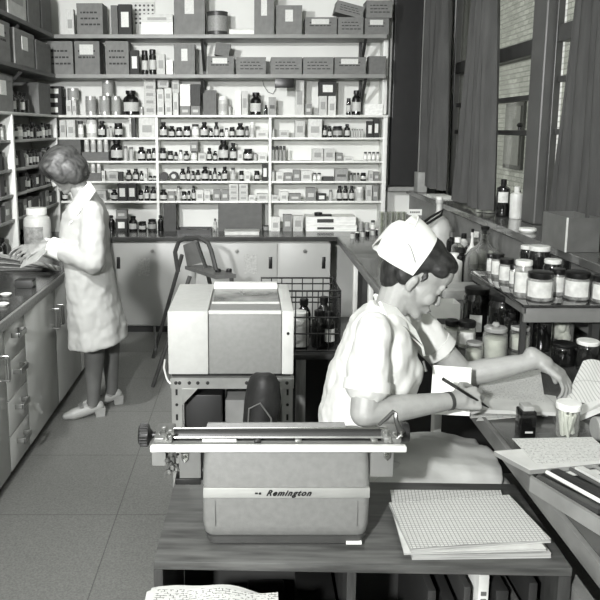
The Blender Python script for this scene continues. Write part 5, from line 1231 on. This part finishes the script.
ub.cap(rs_+Vector((0, .02, .01)), .052, (.405, 2.1, 1.075), .07); ub.cap(ls_, .055, (.43, 2.22, 1.07), .07)
link('uniform_top', ub.remesh(.006, 4, .018, .06), M_uni, nurse, ang=180)
for nm, a, b, t0, r in (('sleeve_cuff', rs_, re_, .64, .0675), ('sleeve_cuff', ls_, le_, .52, .0595)):
    d = (b-a).normalized(); c = a.lerp(b, t0)
    link(nm, MB().tube([c-d*.012, c+d*.006, c+d*.020], [r*.99, r*1.01, r*1.0], 28), M_uni, nurse)
for s in (-1, 1):
    y = 2.15
    col = [Vector((.385, y+s*.045, 1.205)), Vector((.40, y+s*.078, 1.165)), Vector((.455, y+s*.088, 1.135)), Vector((.51, y+s*.082, 1.075)), Vector((.53, y+s*.03, 1.03)), Vector((.495, y+s*.040, 1.115)), Vector((.43, y+s*.062, 1.19))]
    link('collar', MB().loft([[p for p in col], [p+Vector((.006, s*.006, .004)) for p in col]]), mat(236, .7), nurse)
link('pen_clip', MB().cyl((.52, 2.075, 1.03), (.528, 2.07, 1.0), .004), M_steel, nurse)
# skirt over the thighs
sk = MB(); rings = []
for t in range(15):
    u = t/14; x = .24+.52*u
    cz = .655-.025*u; 
    ring = []
    for k in range(36):
        a = 2*PI*k/36; fold = 1+.06*math.sin(a*4+u*7)+.045*math.sin(a*9-u*6)+.03*math.sin(a*3+u*16)
        ring.append((x+.01*math.sin(a*4), 2.14+(.205+.0*u)*fold*math.cos(a), cz+(.108-.022*u)*fold*math.sin(a)*(1.0 if math.sin(a) > 0 else .9)))
    rings.append(ring)
sk.loft(rings); link('skirt', sk.remesh(.007, 2, .012, .09), mat(166, .75, .04, 6, bump=.5, bscale=12), nurse, ang=180)  # same cloth as the top; darker tone puts the lap shade into the colour
# watch and cuff bracelet on the right wrist
for kx_, nm in (((.0), 'wrist_watch'),):
    c = rw_-hk*.0; link('wrist_watch', MB().tube([c-hk*.006, c+hk*.006], [.0275, .0275], 20), mat(60, .4), nurse)
# shoes
for sy in (-.085, .085):
    y = 2.14+sy*.9
    link('shoe', MB().cap((.70, y, .035), .036, (.80, y, .028), .032).cap((.80, y, .028), .032, (.86, y, .024), .024).box(.665, .73, y-.03, y+.03, .0, .03).remesh(.006, 3), mat(215, .5), nurse, ang=180)
# stool
st = thing('stool', 'round stool under the seated nurse', 'stool', (.30, 2.14, 0))
link('seat', MB().lathe([(.16, 0), (.175, .008), (.175, .03), (.165, .04), (0, .04)], (.30, 2.14, .505), 28), M_dark, st)
for k in range(4):
    a = PI/4+k*PI/2; link('leg', MB().cyl((.30+.11*math.cos(a), 2.14+.11*math.sin(a), .505), (.30+.17*math.cos(a), 2.14+.17*math.sin(a), 0), .013), M_steel, st)
link('foot_ring', MB().tube([(.30+.155*math.cos(2*PI*k/24), 2.14+.155*math.sin(2*PI*k/24), .2) for k in range(25)], .008, 8), M_steel, st)
# pen
pa, pb_ = at(443, 379, 2.0), at(489, 408, 2.06)
pn = solo('pen', MB().tube([pa, pa.lerp(pb_, .85), pb_], [.0045, .0045, .001], 10), M_black, 'black pen held in the nurse\'s right hand', 'pen')
link('pen_cap', MB().tube([pa, pa.lerp(pb_, .28)], [.0052, .0052], 10), mat(60, .3), pn)

# ---------------- standing woman
W0 = Vector((-1.0, 4.12, 0))
def wa(x, y, dy=0.0): return at(x, y, 4.12+dy)
HC2 = wa(64, 170, -.0)
pit2 = math.radians(38); yaw2 = math.radians(196)
fw2 = Vector((math.cos(pit2)*math.cos(yaw2), math.cos(pit2)*math.sin(yaw2), -math.sin(pit2)))
HM2 = frame(HC2, fw2, (math.sin(pit2)*math.cos(yaw2), math.sin(pit2)*math.sin(yaw2), math.cos(pit2)))
wom = thing('person', 'woman in long white coat standing at left worktop, sorting papers, head bowed', 'person', (W0.x, W0.y, 0))
ns, fs = wa(92, 213, -.15), wa(84, 211, .16)
ne, fe = wa(93, 262, -.21), wa(78, 258, .2)
nw, fw_ = wa(50, 246, -.12), wa(42, 246, .10)
wb = MB(); head_blob(wb, HM2, 1.0)
nk2 = wa(84, 202)
wb.cap(nk2, .054, HM2 @ Vector((-.03, 0, -.055)), .05)
ct = wa(88, 225); hp2 = wa(92, 275); 
wb.ell(ct, (.10, .14, .14)); wb.cap(ct, .1, hp2, .11); wb.cap(nk2, .06, ct, .1)
for a, b, c in ((ns, ne, nw), (fs, fe, fw_)):
    wb.cap(a, .05, b, .042); wb.cap(b, .041, c, .027)
hand_blob(wb, nw+Vector((-.03, 0, .0)), .026, (-.85, -.2, -.25), (-.2, -.65, .75), [(.25, .3, .2), (.3, .35, .2), (.4, .4, .2), (.45, .4, .3)], L=.18, thumb_side=1, thumb=(.4, .2), spread=.25)
hand_blob(wb, fw_+Vector((-.03, 0, .0)), .026, (-.9, .1, -.1), (0, .3, .95), [(.3, .4, .3), (.35, .45, .3), (.4, .5, .3), (.5, .5, .3)], L=.18, thumb_side=-1, thumb=(.4, .2), spread=.15)
f1, f2 = on(88, 418, 0), on(104, 405, 0)
a1, a2 = Vector((f1.x+.03, f1.y+.03, .11)), Vector((f2.x+.05, f2.y+.02, .11))
k1, k2 = Vector((a1.x+.02, a1.y, .47)), Vector((a2.x-.01, a2.y+.03, .47))
legs = MB()
for b, k_, a, sd in ((Vector((-.98, 4.05, .86)), k1, a1, 0), (Vector((-.93, 4.2, .86)), k2, a2, 0)):
    for m_ in (wb,):
        m_.cap(b, .085, k_, .056)
    for m_ in (wb,):
        m_.cap(k_, .055, k_.lerp(a, .32), .055); m_.cap(k_.lerp(a, .32), .055, a, .033); m_.cap(a, .032, (a.x-.01, a.y-.01, .075), .032)
    fd = Vector((-.93, -.36, 0)).normalized()
    wb.cap((a.x, a.y, .075), .028, (a.x+fd.x*.13, a.y+fd.y*.13, .035), .024)
link('body', wb.remesh(.005, 3, fac=.45), M_skin2, wom, ang=180)
for k_, a in ((k1, a1), (k2, a2)):
    link('stocking', MB().tube([k_+Vector((0, 0, .12)), k_, k_.lerp(a, .3), k_.lerp(a, .6), a, Vector((a.x-.008, a.y-.008, .07))], [.066, .060, .060, .049, .0375, .036], 20), mat(92, .6, .05), wom)
    fd = Vector((-.93, -.36, 0)).normalized(); sdv = Vector((-fd.y, fd.x, 0))
    s_ = MB(); P_ = lambda f, z, o=0: Vector((a.x+fd.x*f+sdv.x*o, a.y+fd.y*f+sdv.y*o, z))
    s_.cap(P_(-.03, .062), .033, P_(.05, .045), .036); s_.cap(P_(.05, .045), .036, P_(.12, .030), .034); s_.cap(P_(.12, .030), .034, P_(.165, .024), .022)
    sh = link('shoe', s_.remesh(.005, 3), mat(158, .4, .04), wom, ang=180)
    link('heel', MB().loft([[P_(-.062, 0, -.026), P_(-.01, 0, -.026), P_(-.01, 0, .026), P_(-.062, 0, .026)], [P_(-.066, .055, -.03), P_(.0, .05, -.03), P_(.0, .05, .03), P_(-.066, .055, .03)]]), mat(150, .4), sh)
    link('buckle', MB().box(-.012, .012, -.03, .03, 0, .006, M=Matrix.Translation(P_(.075, .074)) @ Matrix.Rotation(math.atan2(fd.y, fd.x), 4, 'Z')), mat(120, .3), sh)
face_parts(HM2, wom, 1.0)
hb = MB()
for c, r in (((-.014, 0, .045), (.118, .100, .098)), ((.052, 0, .070), (.058, .086, .052)), ((-.06, 0, -.02), (.075, .096, .085)), ((-.055, 0, -.07), (.058, .085, .055))):
    hb.ell(Vector(c), r, M=HM2, seg=22, rings=16)
for s in (-1, 1):
    hb.ell((.030, .080*s, .010), (.050, .028, .075), M=HM2); hb.ell((-.025, .084*s, -.03), (.06, .028, .075), M=HM2); hb.cap((.055, .07*s, .05), .03, (.045, .078*s, -.04), .018, M=HM2)
link('hair', hb.remesh(.005, 10, .005, .04), hair_mat(48, 130, 'grey_hair'), wom, ang=180)
# coat
M_coat = mat(168, .75, .02, 5, bump=.4, bscale=10)
cb_ = MB()
def rg(px0, px1, y, ry, n=40, fold=0.0, ph=0.0, sl=0.0):
    a, b = wa(px0, y), wa(px1, y); c = (a+b)/2; rx = abs(b.x-a.x)/2
    out = []
    for k in range(n):
        t = 2*PI*k/n; f = 1+fold*math.sin(7*t+ph)
        out.append(Vector((c.x+rx*f*math.cos(t), c.y+ry*f*math.sin(t), c.z+sl*math.cos(t))))
    return out
cb_.loft([rg(70, 127.5, 341, .22, fold=.03, ph=1, sl=.025), rg(69.5, 124, 322, .21, fold=.025, ph=1, sl=.02), rg(68, 118, 295, .20, fold=.015, ph=.6), rg(66, 112, 270, .185, fold=.01), rg(62, 109, 250, .17), rg(60.5, 109, 232, .175), rg(64, 107, 214, .19), rg(70, 103, 203, .16), rg(76, 97, 194, .09), rg(80, 94, 188, .07)])
cb_.cap(ns, .072, ns.lerp(ne, .98), .070); cb_.cap(ne, .070, ne.lerp(nw, .80), .056)
cb_.cap(fs, .07, fe, .068); cb_.cap(fe, .066, fe.lerp(fw_, .8), .055)
cb_.cap(ns, .06, ct+Vector((0, -.05, .06)), .07); cb_.cap(fs, .06, ct+Vector((0, .05, .06)), .07)
link('lab_coat', cb_.remesh(.008, 4, .018, .07), M_coat, wom, ang=180)
d = (nw-ne).normalized(); c = ne.lerp(nw, .80)
link('coat_cuff', MB().tube([c-d*.03, c+d*.045], [.060, .057], 24), mat(238, .7), wom)
d2 = (fw_-fe).normalized(); c2 = fe.lerp(fw_, .8)
link('coat_cuff', MB().tube([c2-d2*.03, c2+d2*.04], [.058, .056], 24), mat(238, .7), wom)
cl = [wa(90, 182, -.05), wa(96, 191, -.12), wa(88, 203, -.19), wa(73, 222, -.17), wa(66, 228, -.12), wa(74, 207, -.13), wa(82, 192, -.10)]
link('coat_collar', MB().loft([cl, [p+Vector((-.006, -.012, .0)) for p in cl]]), mat(240, .7), wom)
link('coat_placket', MB().tube([wa(61, 232, -.03), wa(63, 255, -.03), wa(69, 290, -.03), wa(71, 335, -.03)], .006, 8), mat(222, .7), wom)
# papers and things on the left worktop beside her
Mfan = lined_mat(150, 95, 'fanned_cards', .02, .006, 'text')
for i in range(7):
    a = (-.5+.16*i)
    zf = ZCT+.002+.006*i
    q0, q1, q2, q3 = on(61-2*i, 271-.5*i, zf), on(60-3*i, 266-.6*i, zf), on(-6-4*i, 257-1.0*i+3.2*(6-i)*.4, zf), on(-6-4*i, 263-1.5*i+3.2*(6-i)*.4, zf)
    def fn(u, v, q0=q0, q1=q1, q2=q2, q3=q3, i=i): return q0*(1-u)*(1-v)+q1*(1-u)*v+q2*u*v+q3*u*(1-v)+Vector((0, 0, .012*math.sin(u*PI)*(.4+.15*i)))
    solo('card_sheet', MB().sheet(fn, 8, 3, .0012), mat([120, 165, 95, 185, 140, 110, 175][i], .6, .15, 40), 'long loose sheet fanned on left worktop under her hands, %s from the bottom' % ORD[i+1], 'paper', 'fanned sheets on the left worktop')
hp_ = [wa(51, 247, -.16), wa(36, 262, -.26), wa(20, 268, -.2), wa(30, 250, -.05), wa(44, 240, -.04)]
solo('envelope', MB().loft([hp_, [p+Vector((0, .004, .006)) for p in hp_]]), mat(160, .6, .08, 20), 'pale folded sheet held between her hands over the left worktop', 'paper')
def pj2(px, by, z, wpx, hpx):
    p = on(px, by, z); s = depth(p.y, z)/F; r = wpx*s/2; p.y += r; p.x = (px-PX)*depth(p.y, z)/F; return p, r, hpx*s
p, r, h = pj2(31, 254, ZCT, 27, 45)
p.x = max(p.x, XU+r+.004)
t = thing('large_jar', 'large round pale stoneware jar with screw lid behind her hands', 'jar', (p.x, p.y, ZCT))
link('body', MB().lathe([(r*.93, 0), (r, .01), (r, h*.68), (r*.94, h*.77), (r*.72, h*.82), (r*.70, h*.85)], (p.x, p.y, ZCT+.0005), 30), mat(200, .35, .05), t)
link('lid', MB().lathe([(r*.74, 0), (r*.76, .004), (r*.76, h*.13), (r*.70, h*.15), (0, h*.15)], (p.x, p.y, ZCT+h*.85), 30), mat(236, .4), t)
m = MB(); rings = []
for k in range(15):
    a = -PI/2-.15+(k/14-.5)*1.7; cc, ss = math.cos(a), math.sin(a); rings.append([(p.x+q*cc, p.y+q*ss, ZCT+zz) for q, zz in ((r*1.01, h*.2), (r*1.01, h*.6), (r, h*.6), (r, h*.2))])
m.loft(rings); link('label', m, mat(140, .6, .2, 30), t)
p = on(24, 288, ZCT)
sb = solo('stamp_box', MB().box(p.x-.05, p.x+.05, p.y-.01, p.y+.07, ZCT+.0005, ZCT+.045, .004), mat(52, .5), 'small dark block with pale end lying on the left worktop', 'box')
link('end_label', MB().box(p.x+.0495, p.x+.051, p.y+.0, p.y+.06, ZCT+.01, ZCT+.035), mat(150, .5), sb)
for i, (x, y, v) in enumerate(((6, 296, 210), (3, 306, 225))):
    p = on(x, y, ZCT)
    solo('small_dish', MB().lathe([(0, 0), (.02, 0), (.032, .012), (.030, .014), (.018, .004), (0, .004)], (p.x, p.y, ZCT+.0005), 18), mat(v, .4), 'little pale dish at left frame edge on worktop, %s one' % ['farther', 'nearer'][i], 'dish')
# ================================================================== LIGHT, WORLD, CAMERA
for r in HID:
    for c in list(r.children): bpy.data.objects.remove(c)
    bpy.data.objects.remove(r)
def area(name, loc, tgt, size, power, sy=None):
    l = bpy.data.lights.new(name, 'AREA'); l.energy = power; l.size = size
    if sy: l.shape = 'RECTANGLE'; l.size_y = sy
    o = bpy.data.objects.new(name, l); COL.objects.link(o); o.location = loc
    o.rotation_euler = (Vector(tgt)-Vector(loc)).to_track_quat('-Z', 'Y').to_euler(); return o
area('camera_flash', (-.9, -1.0, 2.3), (-.1, 4.4, 1.0), .13, 215)
f2 = area('back_wall_fill', (-1.35, 2.1, 2.75), (.05, 6.3, 1.25), .14, 42); f2.data.spread = math.radians(95)  # unseen second light, added to brighten the back wall and shelves
area('ceiling_fill', (.0, 3.2, 3.05), (0, 3.2, 0), .5, 20, 3.5)  # unseen soft fill added below the ceiling to lift the room
area('ceiling_fill_rear', (.0, .3, 3.05), (0, .8, 0), .5, 7, 1.5)  # weaker fill, likewise added, over the camera end of the room
W = bpy.data.worlds.new('overcast'); bpy.context.scene.world = W; W.use_nodes = True
nt = W.node_tree; bg = nt.nodes['Background']; bg.inputs['Strength'].default_value = 1.9
tc = nt.nodes.new('ShaderNodeTexCoord'); nz = nt.nodes.new('ShaderNodeTexNoise'); nz.inputs['Scale'].default_value = 3
cr = nt.nodes.new('ShaderNodeValToRGB'); cr.color_ramp.elements[0].color = (.5, .5, .49, 1); cr.color_ramp.elements[1].color = (.9, .9, .88, 1)
nt.links.new(tc.outputs['Generated'], nz.inputs['Vector']); nt.links.new(nz.outputs['Fac'], cr.inputs['Fac']); nt.links.new(cr.outputs['Color'], bg.inputs['Color'])
cd = bpy.data.cameras.new('camera'); cam = bpy.data.objects.new('camera', cd); COL.objects.link(cam)
cam.location = (0, 0, H); cam.rotation_euler = (PI/2-PITCH, 0, 0)
cd.sensor_width = 36; cd.sensor_fit = 'HORIZONTAL'; cd.lens = F/600*36; cd.shift_x = (300-PX)/600; cd.shift_y = -(300-PY)/600; cd.clip_start = .05
sc = bpy.context.scene; sc.camera = cam
sc.view_settings.view_transform = 'Standard'; sc.view_settings.look = 'None'; sc.view_settings.gamma = 1; sc.view_settings.exposure = 0
sc.view_settings.use_curve_mapping = False
